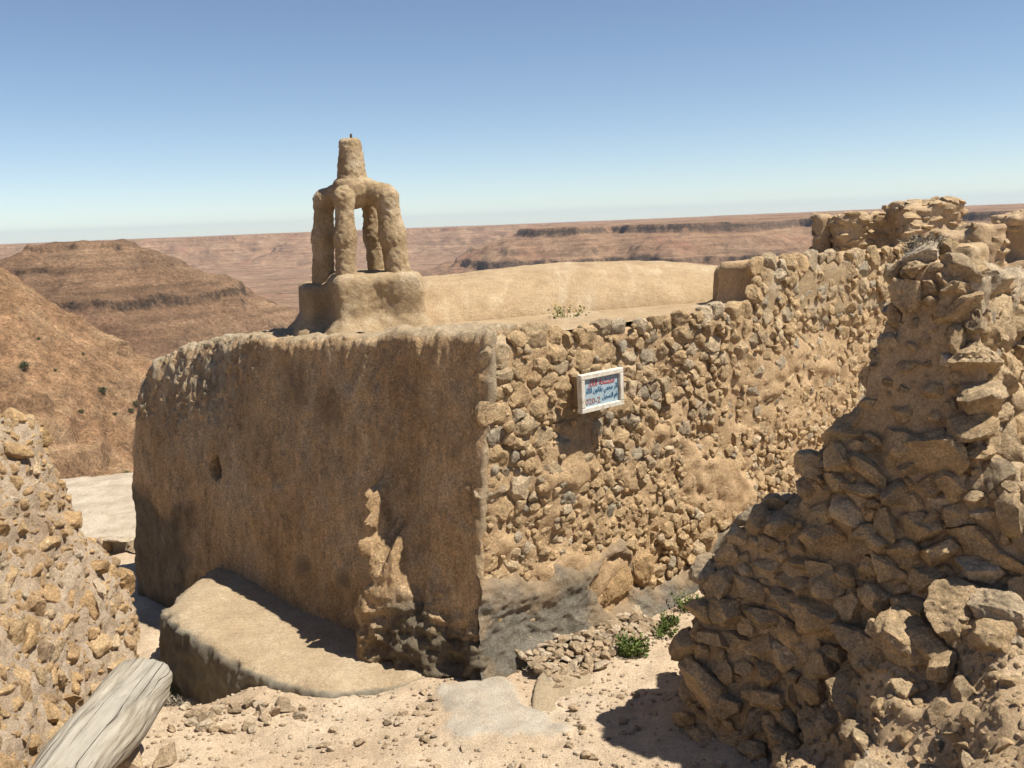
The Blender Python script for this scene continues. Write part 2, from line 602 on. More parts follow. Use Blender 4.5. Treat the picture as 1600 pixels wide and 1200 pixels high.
def fit_stone(rng, poly, depth, sub, shrink=0.97, planes=9):
    c = np.mean(poly, axis=0)
    v, f = ICO[sub]
    v = v.copy()
    rho = np.hypot(v[:, 0], v[:, 1])
    th = np.arctan2(v[:, 1], v[:, 0])
    R = polyradius(poly, c, th)
    k = np.clip(rho, 0, 1) ** 0.62
    w = np.sign(v[:, 2]) * np.abs(v[:, 2]) ** 0.55
    q = np.stack([k * np.cos(th), k * np.sin(th), w], 1)
    D = rng.normal(size=(planes, 3))
    D[:, 2] = np.abs(D[:, 2]) + 0.55
    D /= np.linalg.norm(D, axis=1)[:, None]
    for d, kk in zip(D, rng.uniform(0.62, 1.0, planes)):
        o = q @ d - kk
        q = q - np.where(o > 0, o, 0)[:, None] * d
    nn = q / (np.linalg.norm(q, axis=1)[:, None] + 1e-6)
    q = q + nn * (fbm(q + rng.uniform(-50, 50, 3), 2.4, 4 if sub > 3 else 2, 5, 0.62) * 0.10)[:, None]
    tilt = rng.normal(0, 0.09, 2)
    u, t = q[:, 0] * R * shrink, q[:, 1] * R * shrink
    w = q[:, 2] * depth + tilt[0] * u + tilt[1] * t
    return np.stack([c[0] + u, c[1] + t, w], 1), f

def scatter_on(rng, v, f, area_mask, radii, gap=0.85):
    """dart throwing on a surface: centres, normals, radii"""
    fm = np.where(area_mask)[0]
    a, b, c, d = (v[f[fm, k]] for k in range(4))
    fn = np.cross(c - a, d - b)
    ar = np.linalg.norm(fn, axis=1)
    p = ar / ar.sum()
    vn = vnormals(v, f)
    pick = rng.choice(len(fm), size=len(radii) * 12, p=p)
    out, cell, g, k = [], {}, max(radii) * 2, 0
    for r in sorted(radii, reverse=True):
        for _ in range(12):
            i = pick[k % len(pick)]
            k += 1
            q = a[i] + rng.uniform() * (b[i] - a[i]) + rng.uniform() * (d[i] - a[i])
            kk = tuple((q // g).astype(int))
            ok = True
            for dx in (-1, 0, 1):
                for dy in (-1, 0, 1):
                    for dz in (-1, 0, 1):
                        for (o, orr) in cell.get((kk[0] + dx, kk[1] + dy, kk[2] + dz), ()):
                            if ((o - q) ** 2).sum() < (gap * (orr + r)) ** 2:
                                ok = False
                                break
                        if not ok: break
                    if not ok: break
                if not ok: break
            if ok:
                nn = vn[f[fm[i]]].mean(0)
                out.append((q, nn / (np.linalg.norm(nn) + 1e-9), r))
                cell.setdefault(kk, []).append((q, r))
                break
    return out

def placed_rock(rng, q, nrm, r, sub, sink=0.25, flat=0.62, planes=13, bed=True):
    v, f = rock_shape(rng, sub, planes, 0.075)
    if bed == 'mixed':
        s = np.array([rng.uniform(1.0, 1.3), rng.uniform(0.7, 1.0), rng.uniform(0.7, 1.0)])
        w = (v * s * r) @ rotmat(rng).T
        v = q + w - sink * r * nrm
    elif bed:                                  # laid flat, long side along the face
        h = np.cross([0, 0, 1.0], nrm)
        h = h / np.linalg.norm(h) if np.linalg.norm(h) > 0.2 else np.array([1.0, 0, 0])
        a = rng.normal(0, 0.35)
        up = np.cross(nrm, h)
        t1 = h * math.cos(a) + up * math.sin(a)
        t2 = np.cross(nrm, t1)
        s = np.array([rng.uniform(1.0, 1.35), rng.uniform(0.6, 0.95), rng.uniform(0.65, 1.0)])
        w = v * s * r
        v = q + w[:, :1] * t1 + w[:, 1:2] * t2 + (w[:, 2:] - sink * r) * nrm
    else:
        s = np.array([rng.uniform(0.9, 1.35), rng.uniform(0.75, 1.1), rng.uniform(flat, flat + 0.3)])
        a = rng.uniform(0, 6.283)
        w = v * s * r
        w = np.stack([w[:, 0] * math.cos(a) - w[:, 1] * math.sin(a), w[:, 0] * math.sin(a) + w[:, 1] * math.cos(a), w[:, 2]], 1)
        t1, t2 = frame(nrm)
        v = q + w[:, :1] * t1 + w[:, 1:2] * t2 + (w[:, 2:] - sink * r) * nrm
    return v, f

def cam_size(q, r):
    return r / np.linalg.norm(np.asarray(q) - np.array([0, 0, CAM_H]))

# ================================================================== THE SETTING
# ------------------------------------------------------------------ distant terrain
def seg_dist_poly(x, y, poly):
    d = np.full(x.shape, 1e18)
    ins = np.zeros(x.shape, bool)
    m = len(poly)
    for i in range(m):
        ax, ay = poly[i]
        bx, by = poly[(i + 1) % m]
        ex, ey = bx - ax, by - ay
        t = np.clip(((x - ax) * ex + (y - ay) * ey) / (ex * ex + ey * ey), 0, 1)
        d = np.minimum(d, (x - ax - t * ex) ** 2 + (y - ay - t * ey) ** 2)
        c = (ay > y) != (by > y)
        ins ^= c & (x < (bx - ax) * (y - ay) / (by - ay + 1e-12) + ax)
    return np.sqrt(d) * np.where(ins, -1, 1)

def bearing(q, r):
    t = (q - 790.0) / 1577.0
    a = math.atan(t)
    return (r * math.sin(a), r * math.cos(a))

def build_terrain():
    az = np.concatenate([np.linspace(-180, -36, 30)[:-1], np.linspace(-36, 36, 700), np.linspace(36, 180, 30)[1:]])
    az = np.radians(az)
    rr = np.concatenate([np.geomspace(9, 120, 40)[:-1], np.linspace(120, 300, 150)[:-1], np.linspace(300, 540, 30)[:-1], np.linspace(540, 760, 130)[:-1],
                         np.geomspace(760, 1750, 50)[:-1], np.linspace(1750, 2500, 130)[:-1], np.geomspace(2500, 3900, 40)[:-1], np.linspace(3900, 5000, 100)[:-1], np.geomspace(5000, 16000, 36)])
    A, Rr = np.meshgrid(az, rr, indexing='ij')
    X, Y = Rr * np.sin(A), Rr * np.cos(A)
    q = 790 + 1577 * np.tan(np.clip(A, -1.2, 1.2))
    Z0 = np.zeros_like(X)
    n = lambda f, o, s: nz(f, o, s, X, Y, Z0)
    # valley floor
    z = -138 + 9 * n(1 / 420, 4, 1) + 2.2 * n(1 / 60, 3, 2)
    z = z + np.where(Rr < 700, 0, 0)
    def layer(z, top, d, prof, rough, presence):
        """hill with ledges: rough jitters the edge, presence (0..1) says where ledges break the slope"""
        xs, ys = np.array(prof).T
        zz = top - np.interp(d + rough, xs, ys)
        keep = np.array([p for k, p in enumerate(prof) if k < 3 or k >= len(prof) - 2]).T
        soft = top - np.interp(d + rough * 0.5, keep[0], keep[1])
        zz = zz * presence + soft * (1 - presence)
        return np.where(zz > z, zz, z)
    gul = ridged(P3(X, Y, Z0), 1 / 330, 4, 9).reshape(X.shape)
    # far plateau
    edge = 4350 + 260 * n(1 / 900, 3, 21) + 90 * n(1 / 250, 2, 22)
    d = edge - Rr
    d = np.where(d > 0, d - np.clip(d, 0, 260) / 260 * (gul * 80) - np.clip(d, 0, 160) / 160 * ridged(P3(X, Y, Z0), 1 / 170, 3, 12).reshape(X.shape) * 34, d)
    top = -15 - np.maximum(Rr - 4350, 0) * 0.0034 + 7 * n(1 / 1500, 3, 23)
    z = layer(z, top, d, [(-20000, 0), (0, 0), (9, 16), (120, 62), (128, 69), (330, 116), (700, 132), (1500, 150)], 5 * n(1 / 40, 4, 24), 0.75 + 0.25 * ss(-0.25, 0.15, n(1 / 300, 2, 25)))
    # nearer tableland on the right, a spur of that plateau
    poly = [bearing(*p) for p in [(812, 2330), (838, 2090), (900, 2040), (935, 2080), (948, 2260), (968, 2230), (985, 2090), (1080, 1990), (1165, 2010), (1215, 2110), (1243, 2300), (1262, 2260), (1300, 2140), (1420, 2070), (1490, 2210), (1520, 2120), (1650, 2000), (2000, 1900), (2600, 3000), (2200, 6000), (1000, 6000), (860, 4300), (850, 3000)]]
    d = seg_dist_poly(X, Y, poly) + 14 * n(1 / 120, 3, 31)
    gul2 = ridged(P3(X, Y, Z0), 1 / 150, 4, 10).reshape(X.shape)
    d = np.where(d > 0, d - np.clip(d, 0, 120) / 120 * (gul * 26 + gul2 * 24), d - 9 * gul2)
    br = 2.5 + 2.5 * n(1 / 90, 2, 34)
    top = -15.0 + 3.5 * n(1 / 400, 3, 33) + 7 * ss(150, 1200, -d) - np.maximum(Rr - 4350, 0) * 0.003
    z = layer(z, top, d, [(-9000, 0), (0, 0), (6, 17), (58, 42), (61, 46), (104, 62), (108, 74), (290, 130), (600, 160)], 3.5 * n(1 / 26, 4, 35), 0.7 + 0.3 * ss(-0.25, 0.1, n(1 / 110, 3, 36)))
    # the flat-capped hill on the left
    poly = [bearing(*p) for p in [(52, 660), (120, 640), (198, 650), (205, 690), (150, 740), (60, 740)]]
    d = seg_dist_poly(X, Y, poly)
    d2 = np.hypot(X - bearing(285, 655)[0], Y - bearing(285, 655)[1])
    d = d + 4.5 * n(1 / 38, 4, 41)
    d = np.where(d > 0, d - np.clip(d, 0, 60) / 60 * 7 * ridged(P3(X, Y, Z0), 1 / 60, 3, 43).reshape(X.shape), d)
    top = -0.9 + 2.2 * n(1 / 24, 4, 44)
    z = layer(z, top, d, [(-90, -1), (0, 0), (3.0, 3.6), (26, 13.5), (27.5, 16.0), (57, 30.5), (59, 35.0), (110, 60), (190, 92), (330, 140)], 1.4 * n(1 / 7, 4, 46), 0.75 + 0.25 * ss(-0.2, 0.15, n(1 / 36, 3, 47)))
    z = np.maximum(z, -29 - 0.55 * np.maximum(d2 - 7, 0) + 1.3 * n(1 / 14, 3, 45))
    # the hillside across the ravine
    zr = np.interp(q, [-900, 0, 60, 140, 200, 280, 450, 700], [30, -4.5, -11, -18, -22.5, -27, -42, -68])
    r0 = 235 + 14 * n(1 / 90, 2, 50)
    s = Rr - r0
    base = zr - np.where(s < 0, -s * 0.52, s * 0.5) + 2.4 * n(1 / 30, 5, 51) + 1.7 * ridged(P3(X, Y, Z0), 1 / 22, 5, 53).reshape(X.shape)
    # rock ledges
    lam = 5.0
    u = base / lam + 0.55 * n(1 / 45, 3, 52) + 0.25 * n(1 / 9, 3, 54)
    fr = u - np.floor(u)
    led = (np.floor(u) + ss(0.62, 0.80, fr)) * lam - lam * (0.55 * n(1 / 45, 3, 52) + 0.25 * n(1 / 9, 3, 54))
    wl = 0.95 * ss(-13, -24, base + 4 * n(1 / 35, 2, 55)) * ss(-0.3, 0.1, n(1 / 30, 3, 56))
    base2 = base * (1 - wl) + led * wl
    m = (base2 > z) & (Rr > 90)
    z = np.where(m, base2, z)
    near = np.where(m, 1.0, 0.0)
    # the hilltop we stand on, falling away behind the terrace
    mine = -1.6 - 0.85 * np.maximum(Rr - 15, 0) + 0.8 * n(1 / 9, 3, 60)
    back = ss(0.35, 0.9, np.abs(A))
    mine = np.where(np.abs(A) > 1.2, -1.6 - 0.2 * np.maximum(Rr - 30, 0), mine)
    m = mine > z
    near = np.where(m, 1.0, near)
    z = np.where(m, mine, z)
    rough = np.clip(Rr / 900, 0.05, 1.0)
    z = z + rough * 0.9 * n(1 / 25, 3, 61)
    zr_, za_ = np.gradient(z, axis=1) / np.gradient(Rr, axis=1), np.gradient(z, axis=0) / (np.gradient(A, axis=0) * Rr)
    slope = np.hypot(zr_, za_)
    cliff = ss(0.85, 1.5, slope) * (1 - 0.6 * near)
    ni, nj = X.shape
    v = np.stack([X.ravel(), Y.ravel(), z.ravel()], 1)
    i, j = np.meshgrid(np.arange(ni - 1), np.arange(nj - 1), indexing='ij')
    k = (i * nj + j).ravel()
    f = np.stack([k, k + 1, k + nj + 1, k + nj], 1)[:, ::-1]
    # far side has its own sampling of the same surface, so the sheet stays one piece
    o = mk('terrain', v, f, M['terrain'], origin=(0, 0, 0), attrs={'cliff': cliff.ravel(), 'near': near.ravel()})
    structure(o)
    return X, Y, z
TX, TY, TZ = build_terrain()

# ------------------------------------------------------------------ the ground of the hilltop
def ground_z(x, y):
    x, y = np.asarray(x, float), np.asarray(y, float)
    z = -0.34 * ss(-1.25, -2.3, x) * ss(5.75, 6.5, y + 0.12 * np.sin(x * 5)) + 0.04 * ss(0.5, 2.5, x)
    z = z + 1.25 * (1 - ss(0.6, 3.6, y)) * (1 - 0.3 * ss(2, 6, abs(x)))           # bank the camera stands on
    z = z + 1.9 * ss(9.5, 13.0, y) * ss(1.5, 5.0, x)                                # rise behind the building
    z = z + 0.9 * ss(3.5, 6.0, x) * (1 - ss(9, 12, y))
    
    z = z - 2.6 * np.maximum(ss(17.5, 21, y), np.maximum(ss(13.0, 15.5, y) * ss(2.0, -1.0, x), ss(-8.0, -10.5, x)))
    return z

def ground_detail(x, y):
    p = P3(x, y, np.zeros_like(x))
    return (0.035 * fbm(p, 0.7, 3, 3) + 0.018 * fbm(p, 4.0, 4, 4) + 0.006 * np.abs(fbm(p, 17, 2, 5)))

def build_ground():
    xs = np.concatenate([np.linspace(-11, -4.2, 60)[:-1], np.linspace(-4.2, 3.2, 330), np.linspace(3.2, 16, 70)[1:]])
    ys = np.concatenate([np.linspace(-6, 3.6, 60)[:-1], np.linspace(3.6, 10.5, 300), np.linspace(10.5, 22, 70)[1:]])
    X, Y = np.meshgrid(xs, ys, indexing='ij')
    x, y = X.ravel(), Y.ravel()
    z = ground_z(x, y) + ground_detail(x, y)
    # grey cement screed by the corner of the building
    p = P3(x, y, 0 * x)
    ce = seg_dist_poly(x, y, [(-.52, 5.93), (-.18, 6.0), (-.02, 5.62), (.22, 5.30), (-.12, 5.19), (-.42, 5.38)])
    ce = ce + 0.09 * fbm(p, 3.5, 4, 71)
    cm = 1 - ss(-0.01, 0.02, ce)
    z = z * (1 - 0.6 * cm) + cm * (0.022 + 0.004 * fbm(p, 6, 2, 72))
    ni, nj = X.shape
    i, j = np.meshgrid(np.arange(ni - 1), np.arange(nj - 1), indexing='ij')
    k = (i * nj + j).ravel()
    f = np.stack([k, k + nj, k + nj + 1, k + 1], 1)
    structure(mk('ground', np.stack([x, y, z], 1), f, M['ground'], origin=(0, 0, 0), attrs={'cement': cm * (0.75 + 0.2 * np.clip(fbm(p, 9, 3, 73), -1, 1))}))
build_ground()

def gz(x, y):
    return float(ground_z(np.array([x]), np.array([y]))[0] + ground_detail(np.array([x]), np.array([y]))[0])

# pale plastered terrace beyond the passage
def build_terrace():
    def f(x, y, z):
        w = nz(0.7, 3, 81, x, y, 0.0) * 0.10
        e = nz(1.1, 3, 82, x, y, 0.0) * 0.16
        top = -0.17 + 0.05 * w - 0.012 * (y - 9.9) + 0.02 * nz(2.5, 3, 84, x, y, 0.0)
        d = smax(z - top, np.maximum(9.97 - y + e * 0.25, np.maximum(y - 12.95 - 0.12 * (x + 5) + e, np.maximum(x + 3.0, -7.8 - x))), 0.08)
        return np.maximum(d, -1.2 - z)
    v, fc = isosurf(f, (-8.2, 9.6, -1.3), (-2.8, 13.7, 0.2), 0.04)
    v[:, 2] += 0.006 * fbm(v, 9, 3, 83)
    structure(mk('terrace', v, fc, M['terrace'], origin=(-5, 10.5, -0.5)))
build_terrace()

# ================================================================== THE MOSQUE
CT = np.array([-0.12, 6.16, 0.0])                   # corner between the two seen walls, in plan
UL, WL = np.array([-0.764, 0.645, 0]), np.array([-0.645, -0.764, 0])     # plastered wall: along, outward
UR, WR = np.array([0.771, 0.637, 0]), np.array([0.637, -0.771, 0])       # stone wall: along, outward
UP = np.array([0, 0, 1.0])
mosque = tag(empty('mosque', (0.2, 7.6, 0)), 'old vaulted mosque of plaster and rubble stone with an open four-legged turret', 'building')

def loc2world(v, o, a, b):
    return o + v[:, :1] * a + v[:, 1:2] * b + v[:, 2:] * UP

# ---- plastered long wall (u along UL, w outward, v up)
def left_face(u, v):
    """how far the plaster face stands out"""
    w = 0.25 * np.clip(1 - v / 2.2, -0.1, 1.1)
    # swelling shaped to catch the sun: its edge runs up from the foot, fading towards the corner
    top = 1.12 - 1.3 * np.clip(0.86 - u, 0, 1)
    edge = 0.84 + 0.05 * np.sin(v * 7) + 0.035 * np.sin(v * 17 + 1) + 0.02 * np.sin(v * 41)
    top = top + 0.10 * np.sin(u * 23) + 0.05 * np.sin(u * 61 + 1)
    prof = ss(edge + 0.06, edge - 0.03, u) * np.clip((u - 0.16) / 0.66, 0, 1)
    w = w - 0.10 * ss(1.1, 2.1, v) * ss(2.3, 3.2, u)  # upper far end leaned back so its flecks catch the sun
    return w + 0.29 * prof * ss(top + 0.1, top - 0.25, v)

def build_plaster_wall():
    def f(u, w, v):
        top = np.interp(u.ravel(), [-0.3, 0, 0.6, 1.6, 2.4, 3.0, 3.6, 3.95, 4.15, 4.3], [2.22, 2.23, 2.20, 2.12, 2.09, 2.03, 1.93, 1.80, 1.66, 1.45]).reshape(u.shape)
        top = top + 0.03 * nz(3.0, 3, 5, u, w, 0.0)
        big = 0.05 * nz(0.55, 2, 6, u, 0.0, v * 0.8) + 0.020 * nz(2.0, 3, 7, u, 0.0, v * 0.6)
        face = left_face(u, v) + big
        endu = 4.30 - 0.06 * ss(1.0, 1.7, v) - 0.06 * ss(0.9, -.2, v) + 0.03 * nz(1.5, 2, 8, 0.0, w, v)
        d = smax(w - face, v - top, 0.09)
        d = smax(d, u - endu, 0.22)
        d = smax(d, -0.984 * u + 0.178 * w - 0.012 - 0.02 * nz(2.5, 2, 9, 0.0, w, v), 0.03)
        wr = -0.984 * u + 0.178 * w
        d = np.maximum(d, np.minimum(wr + 0.09, face - 0.055 + 0.02 * nz(6, 2, 10, 0.0, 0.0, v) - w))
        d = np.maximum(d, -0.42 - w)
        d = np.maximum(d, -0.45 - v)
        # the little spy hole
        h = np.sqrt(((u - 2.92) / 0.085) ** 2 + ((v - 1.00) / 0.11) ** 2) - 1
        hole = np.maximum(h * 0.075, -(w + 0.22))
        return np.maximum(d, -hole)
    v, fc = isosurf(f, (-0.4, -0.5, -0.5), (4.5, 0.62, 2.36), 0.02)
    n = vnormals(v, fc)
    st = v * np.array([1, 1, 0.42])
    disp = 0.016 * fbm(st, 8, 3, 11) + 0.010 * fbm(st, 24, 2, 12)
    crag = ss(0.62, 0.2, v[:, 2] + 0.1 * fbm(v, 3, 2, 13)) * ss(0.95, 0.7, v[:, 0])
    disp = disp + crag * (0.055 * ridged(v * np.array([1, 1, 1.6]), 6.0, 3, 14) - 0.03)
    # chipped, flaking skin high on the far half
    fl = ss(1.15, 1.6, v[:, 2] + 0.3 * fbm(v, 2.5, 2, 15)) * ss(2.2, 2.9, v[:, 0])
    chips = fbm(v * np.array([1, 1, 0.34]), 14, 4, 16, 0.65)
    disp = disp + fl * 0.022 * ss(0.0, 0.14, chips) + 0.012 * ss(0.28, 0.4, fbm(v * np.array([1, 1, .4]), 6, 3, 17))
    v = v + n * disp[:, None]
    sn = fbm(v, 2.2, 4, 18) * 0.28
    stain = np.maximum(ss(0.55, 0.30, v[:, 2] + sn - 0.25 * ss(3.0, 3.9, v[:, 0])) * ss(2.9, 3.5, v[:, 0] + sn), ss(0.55, 0.30, v[:, 2] + sn) * ss(1.0, 0.5, v[:, 0] + sn))
    for (uu, vv, r) in ((1.75, 0.42, 0.16), (1.32, 0.40, 0.14), (1.95, 1.75, .22), (1.5, 1.6, .2), (3.15, 1.7, .25)):
        k = 0.75 if vv < 1 else 0.45
        stain = np.maximum(stain, k * ss(1.1, 0.3, np.hypot(v[:, 0] - uu, v[:, 2] - vv) / r + sn * 2))
    pale = np.maximum(fl * ss(0.0, 0.3, chips), 0.9 * ss(-0.06, 0.02, -(v[:, 0] + 0.0)) * ss(0.3, 0.9, v[:, 2]))  # chips and whitish corner edge lightened in colour as if sunlit
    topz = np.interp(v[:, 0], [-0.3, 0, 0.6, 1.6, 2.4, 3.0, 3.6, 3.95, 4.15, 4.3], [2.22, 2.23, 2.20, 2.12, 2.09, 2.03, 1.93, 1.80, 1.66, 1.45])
    pale = np.maximum(pale, 0.7 * ss(-0.045, -0.005, v[:, 2] - topz + sn * .1))  # lit rim along the wall top put into the colour
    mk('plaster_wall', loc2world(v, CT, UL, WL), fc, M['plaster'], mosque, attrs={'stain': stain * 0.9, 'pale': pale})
build_plaster_wall()

# ---- rubble stone wall (u along UR, w outward, v up)
STEP_U = 2.72
def rtop(u):
    return np.interp(u, [-0.2, 0, 1.2, STEP_U - 0.02, STEP_U + 0.02, 4, 7], [2.17, 2.17, 2.15, 2.18, 2.52, 2.53, 2.50])

def rface(u, v):
    return -0.03 + 0.045 * nz(0.8, 2, 101, u, 0.0, v) + 0.022 * nz(3.0, 3, 102, u, 0.0, v)

def umin(v):
    return 0.25 * np.clip(1 - v / 2.2, 0, 1.2) - 0.045

BLOCKS = [(1.02, 0.30, 0.17, 0.19), (1.33, 0.34, 0.13, 0.13)]

def build_stone_wall():
    def f(u, w, v):
        d = smax(w - rface(u, v), v - rtop(u) + 0.03, 0.05)
        d = np.maximum(d, u - 6.6)
        d = np.maximum(d, -umin(v) - u)
        d = np.maximum(d, -0.40 - w)
        return np.maximum(d, -0.4 - v)
    v, fc = isosurf(f, (-0.4, -0.5, -0.45), (6.7, 0.2, 2.6), 0.028)
    n = vnormals(v, fc)
    up = ss(1.0, 1.4, v[:, 2])
    rub = ss(1.55, 1.1, v[:, 2] - 0.16 * np.clip(v[:, 0] - 1, 0, 4) + 0.3 * fbm(v, 1.5, 2, 104))
    smear = ss(0.05, 0.4, fbm(v * np.array([1, 0, 1.3]), 1.1, 3, 107)) * ss(1.75, 1.2, v[:, 2] - 0.13 * np.clip(v[:, 0] - 1, 0, 4))
    disp = 0.034 * smear + 0.010 * up + 0.008 * fbm(v, 9, 3, 105) + rub * (0.018 * ridged(v, 7, 3, 106))
    v = v + n * disp[:, None]
    core = mk('stone_wall', loc2world(v, CT, UR, WR), fc, M['mortar'], mosque)
    core['label'] = 'rubble stone side wall set in earth mortar'

    rng = np.random.default_rng(11)
    # grey cement smeared over the foot of the wall
    us, vs = np.linspace(-0.30, 4.2, 320), np.linspace(-0.3, 0.95, 92)
    U, V = np.meshgrid(us, vs, indexing='ij')
    hi = np.interp(U, [0, 0.35, 0.75, 1.1, 1.35, 1.5, 2.0, 2.4, 3.2, 4.2], [0.62, 0.66, 0.55, 0.66, 0.34, 0.22, 0.28, 0.55, 0.5, 0.4]) + 0.12 * nz(2.4, 4, 110, U, 0 * U, V)
    m = hi - V
    U = np.maximum(U, -umin(V) - 0.06)
    for (uu, vv, r) in ((BLOCKS[0][0], BLOCKS[0][1], 0.18), (BLOCKS[1][0], BLOCKS[1][1], 0.13), (0.30, 0.66, 0.13)):
        m = np.minimum(m, (np.hypot((U - uu), (V - vv) * 0.9) - r - 0.03 * nz(9, 2, 111, U, 0 * U, V)) * 1.0)
    Wc = rface(U, V) + 0.045 * ss(-0.02, 0.10, m) - 0.09 * ss(0.03, -0.05, m) + 0.022 + 0.022 * nz(5, 4, 112, U * 0.6, 0 * U, V) + 0.012 * ridged(P3(U * .7, 0 * U, V), 10, 3, 113).reshape(U.shape) + 0.10 * ss(0.3, -0.25, V)
    ni, nj = U.shape
    i, j = np.meshgrid(np.arange(ni - 1), np.arange(nj - 1), indexing='ij')
    k = (i * nj + j).ravel()
    fcm = np.stack([k, k + nj, k + nj + 1, k + 1], 1)
    vv = np.stack([U.ravel(), Wc.ravel(), V.ravel()], 1)
    fe = ss(0.20, 0.0, m + 0.10 * nz(4, 4, 114, U, 0 * U, V)) * 0.9
    fe = np.maximum(fe * 0.8, 0.5 * ss(0.35, 0.65, nz(3, 4, 115, U, 0 * U, V)))
    cem = mk('cement_render', loc2world(vv, CT, UR, WR), fcm, M['cement'], core, attrs={'mask': fe.ravel()})

    # laid stones
    def rf(u, v):
        if v > rtop(u) - 0.02 or u < -umin(v) + 0.05 or any(((u - b[0]) / (b[2] + .05)) ** 2 + ((v - b[1]) / (b[3] + .05)) ** 2 < 1 for b in BLOCKS):
            return 0
        z = v - 0.13 * np.clip(u - 1.0, 0, 4)
        if z < 0.5 and u < 2.6:
            return 0.9 if rng.uniform() < 0.5 else 0
        if z < 1.05:
            return 0.8
        return 1.0
    radii = list(rng.uniform(0.075, 0.11, 260)) + list(rng.uniform(0.055, 0.08, 600)) + list(rng.uniform(0.03, 0.05, 800)) + list(rng.uniform(0.018, 0.03, 600))
    pts = pack(rng, (-0.2, 5.3, 0.05, 2.5), rf, radii, 16, 0.74)
    cl = cells(pts)
    order = sorted(range(len(pts)), key=lambda i: -cam_size(CT + UR * pts[i, 0] + UP * pts[i, 1], pts[i, 2]) * (1 if pts[i, 0] < 4.6 else 0.3))
    big = set(order[:298])
    heap = Heap()
    for i in range(len(pts)):
        if len(cl[i]) < 3:
            continue
        u, v, r = pts[i]
        z = v - 0.13 * np.clip(u - 1.0, 0, 4) + 0.25 * float(fbm(np.array([[u, 0, v]]), 1.3, 2, 120)[0])
        proud = 0.014 if z > 1.15 else 0.004
        proud += rng.normal(0, 0.008)
        if z < 0.45:
            proud += 0.03
        dep = np.clip(r * 0.65, 0.018, 0.06)
        sv, sf = fit_stone(rng, cl[i], dep, 4 if r > 0.05 else 3 if r > 0.03 else 2, 1.05 if z > 1.0 else 0.99)
        sv[:, 2] += float(rface(np.array([u]), np.array([v]))[0]) + proud + (0.035 - dep)
        W = CT + sv[:, :1] * UR + sv[:, 2:] * WR + sv[:, 1:2] * UP
        gy = rng.uniform() < (0.24 if z > 1.1 else 0.08)
        tint = rng.uniform(0, 0.26) if gy else rng.beta(2.2, 2.2) * 0.7 + 0.28
        if i in big:
            mk('stone', W, sf, M['stone'], core, origin=W.mean(0), attrs={'tint': tint}, sharp=50)
        else:
            heap.add(W, sf, tint)
    # two broad blocks left bare in the cement at the foot
    for (u, v, ru, rv) in BLOCKS:
        poly = [(u + ru * math.cos(a) * (1 + 0.12 * math.sin(3 * a + u)), v + rv * math.sin(a) * (1 + 0.1 * math.cos(2 * a))) for a in np.linspace(0, 2 * math.pi, 14, endpoint=False)]
        sv, sf = fit_stone(rng, poly, 0.05, 5)
        sv[:, 2] += 0.008
        W = CT + sv[:, :1] * UR + sv[:, 2:] * WR + sv[:, 1:2] * UP
        mk('stone', W, sf, M['stone_warm'], core, origin=W.mean(0), attrs={'tint': 0.5}, sharp=50)
    # crumbs pressed into the mortar
    for _ in range(2300):
        u, v = rng.uniform(-0.2, 4.8), rng.uniform(0.1, 2.3)
        if v > rtop(u) - 0.05 or u < -umin(v) + 0.03:
            continue
        z = v - 0.13 * np.clip(u - 1.0, 0, 4)
        if z > 1.2 and rng.uniform() < 0.6:
            continue
        r = rng.uniform(0.008, 0.024)
        q = CT + UR * u + UP * v + WR * (float(rface(np.array([u]), np.array([v]))[0]) + 0.012)
        sv, sf = placed_rock(rng, q, WR, r, 1, 0.1, planes=4)
        heap.add(sv, sf, rng.uniform(0.2, 0.85))
    stuff(heap.build('small_stones', M['stone'], core, sharp=50))
    return core
stone_wall = build_stone_wall()

